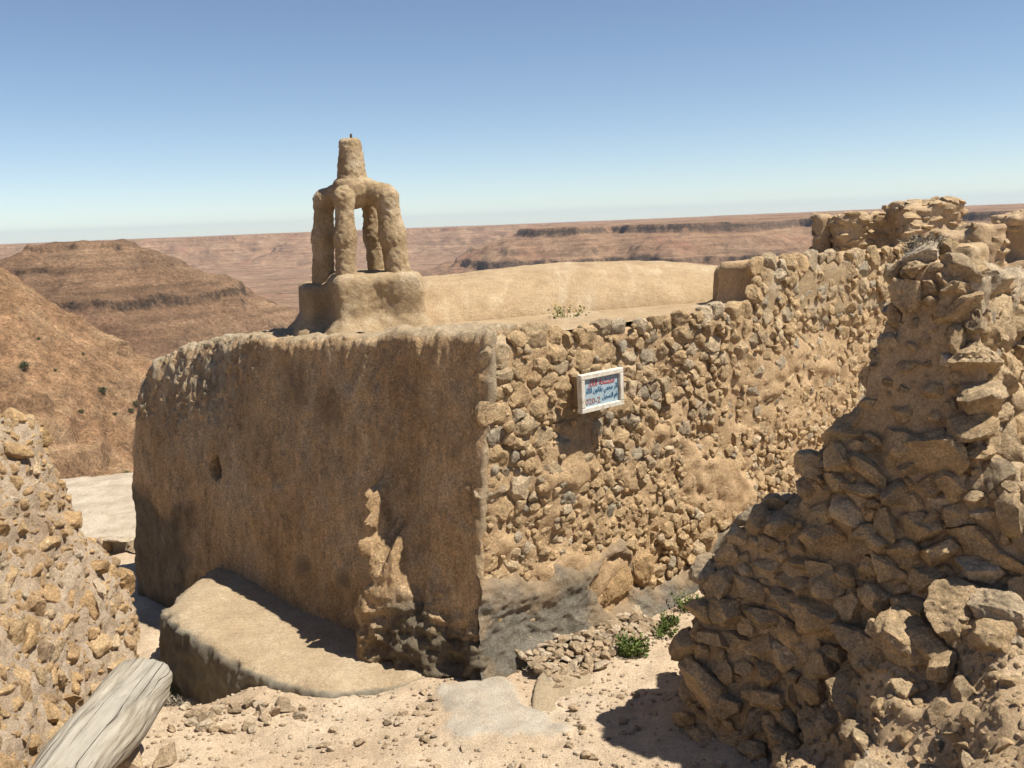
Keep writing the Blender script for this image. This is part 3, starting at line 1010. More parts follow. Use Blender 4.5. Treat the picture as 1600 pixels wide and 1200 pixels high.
# ---- roof, vault, raised parapet, hidden rear walls
VB, VV, VN = np.array([-0.975, 7.70, 2.10]), np.array([0.952, 0.307, 0]), np.array([-0.307, 0.952, 0])
def build_roof():
    # sheet over the whole building, stopping inside the walls
    us, vs = np.linspace(0.05, 6.2, 130), np.linspace(0.05, 4.25, 90)
    A, B = np.meshgrid(us, vs, indexing='ij')
    x = CT[0] + A * UR[0] + B * UL[0]
    y = CT[1] + A * UR[1] + B * UL[1]
    z = 2.165 + 0.010 * nz(1.2, 3, 130, x, y, 0 * x) - 0.02 * B - 0.065 * ss(0.32, 0.12, A) 
    z = np.minimum(z, np.interp(B, [0, 0.6, 1.6, 2.4, 3.0, 3.6, 3.95, 4.25], [2.21, 2.17, 2.10, 2.06, 1.98, 1.86, 1.70, 1.3]) + 0.25 * ss(0.3, 2.0, A))
    ni, nj = A.shape
    i, j = np.meshgrid(np.arange(ni - 1), np.arange(nj - 1), indexing='ij')
    k = (i * nj + j).ravel()
    mk('roof', np.stack([x.ravel(), y.ravel(), z.ravel()], 1), np.stack([k, k + nj, k + nj + 1, k + 1], 1), M['roof'], mosque)
    # barrel vault with a slightly humped ridge
    def f(x, y, z):
        s = (x - VB[0]) * VV[0] + (y - VB[1]) * VV[1]
        t = (x - VB[0]) * VN[0] + (y - VB[1]) * VN[1]
        hgt = np.interp(s.ravel(), [-0.2, 0.0, 0.2, 0.5, 1.1, 1.8, 2.5, 3.5, 4.6], [-0.05, 0.05, 0.25, 0.345, 0.385, 0.415, 0.405, 0.30, 0.2]).reshape(s.shape)
        e = np.clip(1 - ((t - 0.85) / 0.93) ** 2, -1, 1)
        prof = 2.095 + hgt * np.sign(e) * np.abs(e) ** 0.55 + 0.012 * nz(1.6, 3, 133, x, y, 0.0)
        d = (z - prof) * 0.6
        d = np.maximum(d, np.maximum(-0.3 - s, s - 4.2))
        d = np.maximum(d, (x - CT[0]) * WR[0] + (y - CT[1]) * WR[1] + 0.3)
        return np.maximum(d, 1.98 - z)
    v, fc = isosurf(f, (-2.1, 7.3, 1.9), (3.6, 11.2, 2.62), 0.03)
    v[:, 2] += 0.005 * fbm(v, 8, 3, 134)
    mk('vault', v, fc, M['roof'], mosque)
    # raised parapet with a rounded plaster end
    def f(u, w, v):
        d = sdbox(u, w, v, (STEP_U + 1.96 + 0.06, -0.265, 2.215), (2.0, 0.255, 0.275), 0.10) + 0.012 * nz(3, 3, 136, u, w, v)
        return d + 0.10 * np.clip(v - 2.1, 0, 1) * ss(STEP_U + 0.3, STEP_U - 0.2, u)
    v, fc = isosurf(f, (STEP_U - 0.35, -0.7, 1.9), (6.8, 0.15, 2.65), 0.025)
    mk('parapet', loc2world(v, CT, UR, WR), fc, M['tower'], mosque)
    # rear walls
    def f(x, y, z):
        a = (x - CT[0]) * UR[0] + (y - CT[1]) * UR[1]
        b = (x - CT[0]) * UL[0] + (y - CT[1]) * UL[1]
        d1 = sdbox(a, b, z, (3.3, 4.0, 0.62), (2.9, 0.18, 1.10), 0.05)
        d2 = sdbox(a, b, z, (6.3, 2.2, 0.85), (0.2, 1.9, 1.25), 0.05)
        return np.minimum(d1, d2) + 0.02 * nz(2, 2, 137, x, y, z)
    v, fc = isosurf(f, (-3.6, 7.0, -0.6), (5.4, 14.0, 2.3), 0.06)
    mk('rear_wall', v, fc, M['tower'], mosque)
build_roof()

# ---- the open turret
def build_turret():
    tur = empty('turret', (-1.15, 7.8, 2.05), mosque)
    def base(x, y, z):
        c, s_ = math.cos(0.32), math.sin(0.32)
        def rot(cx, cy):
            return (x - cx) * c + (y - cy) * s_, -(x - cx) * s_ + (y - cy) * c
        a, b = rot(-1.10, 7.93)
        d = sdbox(a, b, z, (0.01, -0.01, 2.25), (0.33, 0.40, 0.28), 0.06)
        d = d + 0.06 * np.exp(-((a - 0.02) / 0.13) ** 2) * ss(2.62, 2.25, z) * ss(0, -0.4, b) - 0.02
        a2, b2 = rot(-1.52, 7.98)
        d = smin(d, sdbox(a2, b2, z, (0, 0, 2.2), (0.14, 0.26, 0.27), 0.06), 0.04)
        flare = 0.10 * ss(2.25, 2.06, z)
        return d - flare + 0.014 * nz(3.5, 3, 140, x, y, z)
    v, fc = isosurf(base, (-2.0, 7.3, 1.98), (-0.3, 8.6, 2.75), 0.02)
    v = v + vnormals(v, fc) * (0.007 * fbm(v, 14, 4, 141, 0.65))[:, None]
    mk('turret_base', v, fc, M['tower'], tur)
    apex = np.array([-1.165, 7.8, 3.19])
    feet = [((-1.46, 7.88, 2.40), 0.080), ((-1.225, 7.60, 2.46), 0.075), ((-0.84, 7.74, 2.46), 0.095), ((-1.045, 8.06, 2.48), 0.070)]
    for (ft, r) in feet:
        ft = np.array(ft)
        d = ft - apex
        sh = apex + np.array([d[0] * 0.80, d[1] * 0.80, -0.075])
        mid = apex + np.array([d[0] * 0.90, d[1] * 0.90, -0.36])
        def f(x, y, z):
            q = smin(sdcap(x, y, z, ft, mid, r * 1.08, r * 0.98), sdcap(x, y, z, mid, sh, r * 0.98, r * 0.90), 0.06)
            q = smin(q, sdcap(x, y, z, sh, apex + np.array([d[0] * .3, d[1] * .3, -0.01]), r * 0.86, r * 0.95), 0.06)
            q = q - 0.008 * ss(ft[2] + 0.14, ft[2], z)
            return q + 0.007 * nz(3.0, 2, 143, x, y, z)
        lo = np.minimum(ft, apex) - 0.22
        hi = np.maximum(ft, apex) + 0.22
        v, fc = isosurf(f, lo, hi, 0.014)
        v = v + vnormals(v, fc) * (0.007 * fbm(v, 30, 3, 144, 0.7))[:, None]
        mk('column', v, fc, M['tower'], tur)
    def f(x, y, z):
        r = np.sqrt((x - apex[0]) ** 2 + (y - apex[1]) ** 2)
        q = smax(r - 0.15, np.abs(z - 3.18) - 0.05, 0.05)
        q = smin(q, sdcap(x, y, z, apex + [0, 0, -0.03], apex + [0, 0, 0.03], 0.13, 0.12), 0.08)
        return q + 0.008 * nz(5, 2, 146, x, y, z)
    v, fc = isosurf(f, apex - 0.34, apex + 0.3, 0.014)
    v = v + vnormals(v, fc) * (0.008 * fbm(v, 18, 3, 147))[:, None]
    mk('turret_cap', v, fc, M['tower'], tur)
    def f(x, y, z):
        r = np.sqrt((x - apex[0]) ** 2 + (y - apex[1]) ** 2)
        q = smax(r - np.interp(z.ravel(), [3.2, 3.32, 3.50, 3.60], [0.122, 0.106, 0.09, 0.080]).reshape(z.shape), z - 3.565, 0.04)
        return np.maximum(q, 3.2 - z) + 0.007 * nz(6, 2, 148, x, y, z)
    v, fc = isosurf(f, apex + [-0.2, -0.2, -0.05], apex + [0.2, 0.2, 0.48], 0.012)
    v = v + vnormals(v, fc) * (0.007 * fbm(v, 32, 3, 149, 0.7))[:, None]
    mk('finial', v, fc, M['tower'], tur)
    v, fc = isosurf(lambda x, y, z: sdcap(x, y, z, apex + [0.01, 0, 0.34], apex + [0.012, 0, 0.405], 0.010, 0.009), apex + [-0.04, -0.04, 0.30], apex + [0.05, 0.04, 0.45], 0.006)
    mk('rod', v, fc, M['iron'], tur)
build_turret()

# ================================================================== plastered bench along the wall
def build_bench():
    # plan outline; the top falls from its tall end to nothing at the corner of the building
    out = [(-2.62, 6.98), (-2.50, 6.76), (-2.30, 6.60), (-1.86, 6.17), (-1.42, 5.90), (-1.20, 5.86), (-0.80, 5.98), (-0.62, 6.10), (-0.50, 6.30), (-1.45, 7.12), (-2.45, 7.95), (-2.62, 7.5)]
    def f(x, y, z):
        X, Y = np.broadcast_arrays(x + 0 * y, y + 0 * x)
        d = seg_dist_poly(X, Y, out) + 0.03 * nz(2.5, 3, 150, X, Y, 0.0)
        t = np.interp(x.ravel(), [-2.7, -2.45, -2.1, -1.8, -1.4, -0.9, -0.5], [0.14, 0.18, 0.14, 0.10, 0.06, 0.03, 0.01]).reshape(x.shape)
        t = t + 0.015 * nz(1.8, 3, 151, X, Y, 0.0)
        q = smax(d + 0.06 * (z - 0.2), z - t, 0.07)
        return np.maximum(q, -0.45 - z)
    v, fc = isosurf(f, (-2.85, 5.6, -0.5), (-0.3, 8.2, 0.35), 0.022)
    n = vnormals(v, fc)
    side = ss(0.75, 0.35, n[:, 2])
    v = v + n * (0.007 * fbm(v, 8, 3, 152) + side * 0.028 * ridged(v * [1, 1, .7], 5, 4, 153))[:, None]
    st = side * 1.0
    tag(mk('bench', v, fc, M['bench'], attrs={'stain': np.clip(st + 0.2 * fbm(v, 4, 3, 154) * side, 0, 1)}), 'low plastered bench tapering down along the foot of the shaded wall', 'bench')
build_bench()

# ================================================================== the sign board
def glyphs(text, size, mat, parent, name, u, v, w, squeeze, tilt):
    cu = bpy.data.curves.new(name, 'FONT')
    cu.body = text
    cu.size = size
    cu.extrude = 0.0012
    cu.resolution_u = 3
    cu.align_x = 'CENTER'
    cu.align_y = 'CENTER'
    ob = bpy.data.objects.new(name, cu)
    C.objects.link(ob)
    dg = bpy.context.evaluated_depsgraph_get()
    me = bpy.data.meshes.new_from_object(ob.evaluated_get(dg))
    bpy.data.objects.remove(ob)
    n = len(me.vertices)
    co = np.zeros(n * 3)
    me.vertices.foreach_get('co', co)
    co = co.reshape(-1, 3)
    if n == 0:
        return
    wd = co[:, 0].max() - co[:, 0].min()
    co[:, 0] -= (co[:, 0].max() + co[:, 0].min()) / 2
    co[:, 1] -= (co[:, 1].max() + co[:, 1].min()) / 2
    co[:, 0] *= squeeze / wd
    p = sign_pt(co[:, 0] + u, co[:, 1] + v, co[:, 2] + w)
    me.vertices.foreach_set('co', (p - SIGN_O).astype(np.float32).ravel())
    me.materials.clear()
    me.materials.append(mat)
    me.update()
    o = bpy.data.objects.new(name, me)
    link(o, parent, SIGN_O)
    return o

SIGN_O = CT + UR * 0.80 + WR * 0.150 + UP * 1.762
_a = math.radians(1.0)
SU = UR * math.cos(_a) + UP * math.sin(_a)
SV = -UR * math.sin(_a) + UP * math.cos(_a)
def sign_pt(a, b, c):
    a, b, c = (np.asarray(q, float)[..., None] for q in np.broadcast_arrays(a, b, c))
    return SIGN_O + a * SU + b * SV + c * WR

def boxpts(a0, a1, b0, b1, c0, c1, bev=0.004):
    """box with chamfered front edges in sign coordinates"""
    v = [(a0, b0, c0), (a1, b0, c0), (a1, b1, c0), (a0, b1, c0), (a0, b0, c1 - bev), (a1, b0, c1 - bev), (a1, b1, c1 - bev), (a0, b1, c1 - bev),
         (a0 + bev, b0 + bev, c1), (a1 - bev, b0 + bev, c1), (a1 - bev, b1 - bev, c1), (a0 + bev, b1 - bev, c1)]
    f = [(3, 2, 1, 0), (0, 1, 5, 4), (1, 2, 6, 5), (2, 3, 7, 6), (3, 0, 4, 7), (4, 5, 9, 8), (5, 6, 10, 9), (6, 7, 11, 10), (7, 4, 8, 11), (8, 9, 10, 11)]
    v = np.array(v)
    return sign_pt(v[:, 0], v[:, 1], v[:, 2]), np.array(f)

def build_sign():
    sg = tag(empty('sign_board', SIGN_O), 'white framed blue notice board with Arabic lettering fixed to the stone wall', 'sign')
    hw, hh, t = 0.198, 0.128, 0.034
    p, f = boxpts(-hw + 0.012, hw - 0.012, -hh + 0.012, hh - 0.012, -0.010, 0.003, 0.001)
    mk('panel', p, f, M['sign_blue'], sg, origin=SIGN_O, smooth=False)
    for (a0, a1, b0, b1) in ((-hw, hw, hh - t, hh), (-hw, hw, -hh, -hh + t), (-hw, -hw + t, -hh + t + .0006, hh - t - .0006), (hw - t, hw, -hh + t + .0006, hh - t - .0006)):
        p, f = boxpts(a0, a1, b0, b1, -0.02, 0.022)
        mk('frame_rail', p, f, M['white_paint'], sg, origin=p.mean(0), smooth=False)
    for a in (-0.12, 0.12):
        p, f = boxpts(a - 0.016, a + 0.016, -0.10, 0.10, -0.20, -0.021)
        mk('bracket', p, f, M['wood_old'], sg, origin=p.mean(0), smooth=False)
    # Arabic in presentation forms, written out in visual order
    l1 = '\u0645\u0635\u0644\u062d\u0629 \u0627\u0644\u0622\u062b\u0627\u0631'
    def shape(s):
        iso = {'\u0627': (0xFE8D, 0xFE8E), '\u0622': (0xFE81, 0xFE82), '\u0631': (0xFEAD, 0xFEAE), '\u0629': (0xFE93, 0xFE94), '\u0648': (0xFEED, 0xFEEE)}
        dual = {'\u0645': 0xFEE1, '\u0635': 0xFEB9, '\u0644': 0xFEDD, '\u062d': 0xFEA1, '\u062b': 0xFE99, '\u062a': 0xFE95, '\u0628': 0xFE8F, '\u0642': 0xFED5, '\u0646': 0xFEE5, '\u064a': 0xFEF1, '\u0633': 0xFEB1, '\u062c': 0xFE9D}
        out = []
        for wd in s.split(' '):
            r = []
            for i, ch in enumerate(wd):
                pj = i > 0 and wd[i - 1] in dual
                if ch in iso:
                    r.append(chr(iso[ch][1 if pj else 0]))
                else:
                    nj = i < len(wd) - 1
                    r.append(chr(dual[ch] + (3 if pj and nj else 2 if nj else 1 if pj else 0)))
            out.append(''.join(reversed(r)))
        return ' '.join(reversed(out))
    glyphs(shape(l1), 0.062, M['sign_red'], sg, 'lettering', 0.0, 0.058, 0.0045, 0.25, 0)
    glyphs(shape('\u0627\u062b\u0631 \u0645\u062d\u0645\u064a \u0628\u0642\u0627\u0646\u0648\u0646 \u0627\u0644\u0627\u062b\u0627\u0631'), 0.050, M['sign_teal'], sg, 'lettering', 0.0, 0.004, 0.0045, 0.30, 0)
    glyphs(shape('\u0631\u0642\u0645 \u0627\u0644\u062a\u0633\u062c\u064a\u0644'), 0.046, M['sign_teal'], sg, 'lettering', 0.082, -0.052, 0.0045, 0.15, 0)
    glyphs('020-2', 0.056, M['sign_brown'], sg, 'lettering', -0.082, -0.058, 0.0045, 0.135, 0)
build_sign()

# ================================================================== rubble wall on the left, in front
def build_left_wall():
    th = tag(empty('rubble_wall', (-3.1, 5.2, 0)), 'ochre rubble wall in pale lime mortar rising behind the weathered log', 'wall')
    zs, xs = [-0.5, 0.0, 0.37, 0.71, 1.0, 1.39, 1.83, 2.2], [-2.42, -2.50, -2.56, -2.62, -2.74, -2.88, -2.99, -3.1]
    def f(x, y, z):
        L = np.interp(z.ravel(), zs, xs).reshape(z.shape) + 0.20 * ss(5.4, 4.4, y) * ss(1.2, 0.2, z)
        big = 0.07 * nz(1.6, 3, 160, x, y, z)
        d = smax(x - L, z - 1.80 + 0.12 * ss(-3.0, -3.6, x) - 0.05 * (y - 6), 0.18)
        d = smax(d, y - 6.35 - 0.10 * (1.2 - z), 0.25)
        return np.maximum(np.maximum(d, -0.5 - z), np.maximum(-4.3 - x, 2.6 - y)) + big
    v, fc = isosurf(f, (-4.4, 2.5, -0.55), (-2.0, 6.9, 2.1), 0.032)
    n = vnormals(v, fc)
    v = v + n * (0.03 * fbm(v, 6, 4, 161) + 0.014 * ridged(v, 11, 3, 162) - 0.01)[:, None]
    core = mk('mortar_core', v, fc, M['mortar_pale'], th)
    rng = np.random.default_rng(21)
    fcn = v[fc].mean(1)
    m = (fcn[:, 0] > -3.75) & (fcn[:, 2] > -0.1) & (fcn[:, 1] > 3.6)
    radii = list(rng.uniform(0.075, 0.11, 40)) + list(rng.uniform(0.045, 0.075, 330)) + list(rng.uniform(0.026, 0.045, 800)) + list(rng.uniform(0.012, 0.026, 1300))
    pl = scatter_on(rng, v, fc, m, radii, 0.80)
    seen = lambda q: (q[0] / q[1] > -0.55)
    pl.sort(key=lambda s: -cam_size(s[0], s[2]) * (1 if seen(s[0]) else 0.05))
    heap = Heap()
    for i, (q, nn, r) in enumerate(pl):
        sv, sf = placed_rock(rng, q, nn, r, 4 if r > 0.05 else 3 if r > .025 else 2, rng.uniform(0.2, 0.75), bed='mixed' if rng.uniform() < 0.6 else True)
        tint = rng.beta(2, 1.8)
        if i < 290:
            mk('stone', sv, sf, M['stone_warm'], th, origin=q, attrs={'tint': tint}, sharp=50)
        else:
            heap.add(sv, sf, tint)
    stuff(heap.build('small_stones', M['stone_warm'], th, sharp=50))
build_left_wall()

# ================================================================== ruined wall on the right, in front
def build_right_ruin():
    th = tag(empty('ruined_wall', (1.7, 5.0, 0)), 'crumbling ruined wall of large stones and mud with rubble spilling from it', 'wall')
    # the wall stands on two faces: one parallel to the plastered wall (a along it, b behind it), one round the corner from it
    PA = np.array([0.89, 5.3, 0.0])
    Tp = np.array([(1.25, 4.95, -.1), (1.43, 4.75, .15), (1.53, 4.66, .42), (1.68, 4.55, .78), (1.79, 4.45, 1.02), (2.09, 4.22, 1.12), (2.45, 4.5, 1.25), (1.35, 4.3, .30), (1.57, 3.9, .57), (1.79, 3.3, .89), (2.0, 3.7, .98), (1.75, 4.1, .78), (1.15, 3.6, .40), (1.4, 3.2, .65), (2.2, 2.6, 1.15), (2.8, 4.0, 1.3), (3.5, 3.5, 1.45), (3.4, 5.0, 1.5), (1.05, 4.6, -.05), (.6, 4.0, -.3)])
    def T(x, y):
        num = den = 0
        for (a, b, c) in Tp:
            w = 1.0 / ((x - a) ** 2 + (y - b) ** 2 + 0.008) ** 1.8
            num = num + w * c
            den = den + w
        return num / den
    def f(x, y, z):
        X, Y = np.broadcast_arrays(x + 0 * y, y + 0 * x)
        a = -(X - PA[0]) * UL[0] - (Y - PA[1]) * UL[1]
        b = -(X - PA[0]) * WL[0] - (Y - PA[1]) * WL[1]
        jog = 0.07 * nz(2.3, 2, 171, X, Y, 0.0)
        aa = a + jog + 0.06 * np.clip(b, 0, 3)
        H = np.interp(aa, [-0.3, 0.02, 0.10, 0.14, 0.22, 0.25, 0.40, 0.43, 0.64, 0.68, 0.80, 0.83, 0.94, 0.97, 1.08, 1.11, 1.22, 1.26, 1.6], [0.5, 0.62, 0.72, 1.0, 1.04, 1.2, 1.24, 1.32, 1.36, 1.60, 1.66, 1.86, 1.94, 2.22, 2.30, 2.58, 2.64, 2.70, 2.58])
        H = H + 0.06 * nz(2.6, 3, 170, X, Y, 0.0) - 0.28 * np.clip(b - 0.45, 0, 4)
        fa = -b + 0.09 * z - 0.05 + 0.06 * nz(1.5, 2, 172, x, y, z)                  # shaded face, leaning back a little
        fb = a - 1.47 + 0.10 * (z - 2.2) - 0.26 * ss(1.72, 1.60, z + 0.2 * jog) + 0.05 * nz(1.9, 2, 173, x, y, z)       # sunlit face round the corner, with a ledge
        fs = -a - 0.02 + 0.05 * z
        d = smax(smax(fa, fb, 0.05), (z - H) * 0.8, 0.05)
        d = np.maximum(d, fs)
        gr = (z - T(X, Y) - 0.05 * nz(2.4, 3, 174, X, Y, 0.0)) * 0.6
        gr = np.maximum(gr, np.maximum(0.95 - X, -(a - 0.3)))
        d = smin(d, gr, 0.05)
        d = np.maximum(d, -0.35 - z)
        return np.maximum(d, np.maximum(np.maximum(2.4 - y, b - 2.2), x - 4.6)) + 0.02 * nz(4.5, 2, 175, x, y, z)
    v, fc = isosurf(f, (0.5, 2.3, -0.4), (4.7, 7.6, 2.85), 0.042)
    n = vnormals(v, fc)
    v = v + n * (0.016 * fbm(v, 9, 3, 176) + 0.012 * ridged(v, 14, 2, 177) - 0.045)[:, None]
    mk('mud_core', v, fc, M['mortar_ruin'], th)
    rng = np.random.default_rng(31)
    fcn = v[fc].mean(1)
    inview = (fcn[:, 0] / fcn[:, 1] < 0.66) & (fcn[:, 2] > -0.05) & (fcn[:, 1] > 3.0) & (fcn[:, 1] < 7.2)
    Bf = -(fcn[:, 0] - PA[0]) * WL[0] - (fcn[:, 1] - PA[1]) * WL[1]
    Af = -(fcn[:, 0] - PA[0]) * UL[0] - (fcn[:, 1] - PA[1]) * UL[1]
    slope = ((Bf < -0.16) | (Af > 1.75)) & (Af > 0.4)
    pierface = (np.abs(Bf - 0.1) < 0.22) & (Af > 0.95) & (Af < 1.36) & (fcn[:, 2] > 1.75) & (fcn[:, 2] < 2.45)
    radii = list(rng.uniform(0.10, 0.14, 60)) + list(rng.uniform(0.07, 0.10, 500)) + list(rng.uniform(0.045, 0.07, 900)) + list(rng.uniform(0.02, 0.045, 1600))
    pl = scatter_on(rng, v, fc, inview & ~slope & ~pierface, radii, 0.68)
    pl += scatter_on(rng, v, fc, inview & pierface, list(rng.uniform(0.03, 0.06, 14)) + list(rng.uniform(0.012, 0.03, 60)), 1.2)
    pl += scatter_on(rng, v, fc, inview & slope, list(rng.uniform(0.07, 0.12, 16)) + list(rng.uniform(0.05, 0.07, 26)) + list(rng.uniform(0.02, 0.05, 240)) + list(rng.uniform(0.008, 0.02, 1500)), 1.0)
    for q, r in (((1.40, 4.66, .12), .085), ((1.47, 4.60, .30), .12), ((1.60, 4.50, .55), .13), ((1.66, 4.56, .80), .12), ((1.80, 4.38, .92), .15), ((1.95, 4.32, 1.08), .13), ((2.10, 4.20, 1.14), .12), ((1.86, 4.16, .88), .07), ((1.58, 4.30, .48), .07), ((1.72, 4.22, .72), .06)):
        pl.append((np.array(q), np.array([-0.25, -0.35, 0.9]) / 0.998, r))
    pl.sort(key=lambda s: -cam_size(s[0], s[2]))
    heap = Heap()
    for i, (q, nn, r) in enumerate(pl):
        flat = nn[2] > 0.7
        sv, sf = placed_rock(rng, q, nn, r, 5 if r > 0.11 else 4 if r > 0.05 else 3 if r > 0.02 else 1, rng.uniform(-0.15, 0.25), bed=False if flat else ('mixed' if rng.uniform() < 0.6 else True), flat=0.6)
        tint = rng.beta(2, 2)
        if i < 295:
            mk('stone', sv, sf, M['stone_ruin'], th, origin=q, attrs={'tint': tint}, sharp=34)
        else:
            heap.add(sv, sf, tint)
    stuff(heap.build('small_stones', M['stone_ruin'], th, sharp=34))
build_right_ruin()

# ================================================================== ruins behind
def far_ruin(label, boxes, seed, nstone, h=0.05, rmax=0.16, noise=0.10, group=None, name='ruined_wall', cat='wall', stones=True):
    lo = np.min([np.array(c) - np.array(b) for c, b in boxes], axis=0)
    hi = np.max([np.array(c) + np.array(b) for c, b in boxes], axis=0)
    cx = (lo + hi) / 2
    th = tag(empty(name, (cx[0], cx[1], max(lo[2], 1.2))), label, cat, group)
    def f(x, y, z):
        d = None
        for c, b in boxes:
            q = sdbox(x, y, z, c, b, 0.08)
            d = q if d is None else smin(d, q, 0.06)
        return d + noise * nz(1.7, 3, seed, x, y, z)
    v, fc = isosurf(f, lo - 0.25, hi + 0.25, h)
    n = vnormals(v, fc)
    v = v + n * (0.03 * fbm(v, 6, 3, seed + 1))[:, None]
    mk('mud_core', v, fc, M['mortar_ruin'], th)
    rng = np.random.default_rng(seed)
    fcn = v[fc].mean(1)
    radii = list(rng.uniform(rmax * 0.6, rmax, nstone)) + list(rng.uniform(rmax * 0.3, rmax * 0.6, nstone))
    pl = scatter_on(rng, v, fc, (fcn[:, 2] > 1.9), radii, 0.72)
    pl.sort(key=lambda s: -s[2] * (2 if s[1][1] < 0.3 else 1))
    heap = Heap()
    k = 0
    for i, (q, nn, r) in enumerate(pl):
        sv, sf = placed_rock(rng, q, nn, r, 2, 0.2)
        sv[:, 2] = q[2] + (sv[:, 2] - q[2]) * 0.62          # thin flat slabs
        tint = rng.beta(2, 2) * 0.8
        if i < nstone * 0.7:
            mk('stone', sv, sf, M['stone_ruin'], th, origin=q, attrs={'tint': tint}, sharp=50)
        else:
            heap.add(sv, sf, tint)
            k += 1
    if k:
        stuff(heap.build('small_stones', M['stone_ruin'], th, sharp=50))
far_ruin('broken stretch of slab masonry on the rise behind the stone wall', [((5.75, 16.1, 1.9), (0.5, 0.35, 0.88)), ((6.45, 15.7, 1.95), (0.42, 0.6, 0.98)), ((6.95, 16.0, 1.8), (0.25, 0.5, 0.85)), ((5.3, 16.1, 1.6), (0.5, 0.3, 0.48))], 201, 170, 0.05, 0.13)
far_ruin('thin upright stone stump standing apart beside the broken slab masonry', [((5.15, 16.4, 1.9), (0.13, 0.18, 0.92))], 211, 14, 0.04, 0.12, 0.05, None, 'stone_pillar', 'pillar')
far_ruin('leaning mud pillar with a hole near its flared top', [((5.72, 12.1, 1.75), (0.22, 0.25, 0.9)), ((5.55, 12.1, 2.45), (0.35, 0.22, 0.12)), ((5.2, 12.2, 1.7), (0.3, 0.3, 0.72))], 221, 22, 0.04, 0.12, 0.07, None, 'mud_pillar', 'pillar')
far_ruin('tall mud pillar with overhanging cap stones', [((6.85, 13.1, 1.75), (0.26, 0.28, 0.98)), ((6.8, 13.1, 2.66), (0.36, 0.3, 0.08)), ((6.5, 13.1, 1.6), (0.3, 0.3, 0.55))], 231, 16, 0.04, 0.12, 0.05, None, 'mud_pillar', 'pillar')

# ================================================================== the weathered log
def build_log():
    a, b = np.array([-2.12, 5.30, 0.42]), np.array([-1.95, 3.2, 0.56])
    ax = (b - a) / np.linalg.norm(b - a)
    t1 = np.cross(ax, [0, 0, 1.0]); t1 /= np.linalg.norm(t1)
    t2 = np.cross(t1, ax)
    L = np.linalg.norm(b - a)
    ns, na = 150, 96
    s = np.linspace(0, 1, ns)
    th = np.linspace(0, 2 * math.pi, na, endpoint=False)
    S, TH = np.meshgrid(s, th, indexing='ij')
    d = S * L
    R = 0.150 + 0.03 * S + 0.02 * np.sin(d * 3.1 + 0.6) + 0.012 * np.sin(d * 7 + TH)
    R = R * (1 - 0.8 * (1 - np.clip(d / 0.16, 0, 1)) ** 2.4)                  # rounded, worn end
    R = R + 0.045 * np.exp(-((d - 0.18) / 0.12) ** 2) * np.exp(-((np.mod(TH - 2.6 + math.pi, 2 * math.pi) - math.pi) / 0.5) ** 2)
    R = R + 0.030 * np.exp(-((d - 0.45) / 0.22) ** 2) * np.exp(-((np.mod(TH - 5.6 + math.pi, 2 * math.pi) - math.pi) / 0.8) ** 2)
    R = R + 0.010 * nz(3, 3, 180, np.cos(TH) * 1.2, np.sin(TH) * 1.2, d * 0.5) + 0.004 * nz(9, 3, 181, np.cos(TH) * 1.4, np.sin(TH) * 1.4, d * 0.2)
    bend = 0.05 * np.sin(d * 1.5)
    c = a + d[..., None] * ax + bend[..., None] * t1
    p = c + R[..., None] * (np.cos(TH)[..., None] * t1 + np.sin(TH)[..., None] * t2)
    v = np.concatenate([p.reshape(-1, 3), [a - ax * 0.004], [b]])
    i, j = np.meshgrid(np.arange(ns - 1), np.arange(na), indexing='ij')
    j2 = (j + 1) % na
    f = np.stack([i * na + j, (i + 1) * na + j, (i + 1) * na + j2, i * na + j2], -1).reshape(-1, 4)
    caps = []
    for q in range(na):
        caps.append((ns * na, q, (q + 1) % na, ns * na))
    f = f[:, ::-1]
    me_f = [tuple(x) for x in f] + [(ns * na, (q + 1) % na, q) for q in range(na)] + [(ns * na + 1, (ns - 1) * na + q, (ns - 1) * na + (q + 1) % na) for q in range(na)]
    me = bpy.data.meshes.new('log')
    o0 = (a + b) / 2
    me.from_pydata([tuple(x) for x in (v - o0)], [], me_f)
    for pl in me.polygons:
        pl.use_smooth = True
    me.materials.append(M['log'])
    o = link(bpy.data.objects.new('log', me), None, o0)
    tag(o, 'weathered grey log with a worn end lying beside the ochre rubble wall', 'log')
    # stones that carry it
    rng = np.random.default_rng(8)
    for (k, r, lab) in ((0.22, 0.15, 'stone wedged under the worn end of the grey log'), (0.8, 0.30, 'large stone under the thick part of the grey log')):
        q = a + (b - a) * k
        z0 = gz(q[0], q[1])
        top = q[2] - 0.155
        sv, sf = rock_shape(rng, 3, 8)
        sv = sv * np.array([r, r, (top - z0) / 1.6 + 0.03])
        sv[:, 2] += top - sv[:, 2].max() + 0.02
        sv[:, :2] += q[:2] + np.array([-0.05, 0])
        tag(mk('prop_stone', sv, sf, M['stone_loose'], attrs={'tint': 0.4}, sharp=50), lab, 'stone')
build_log()

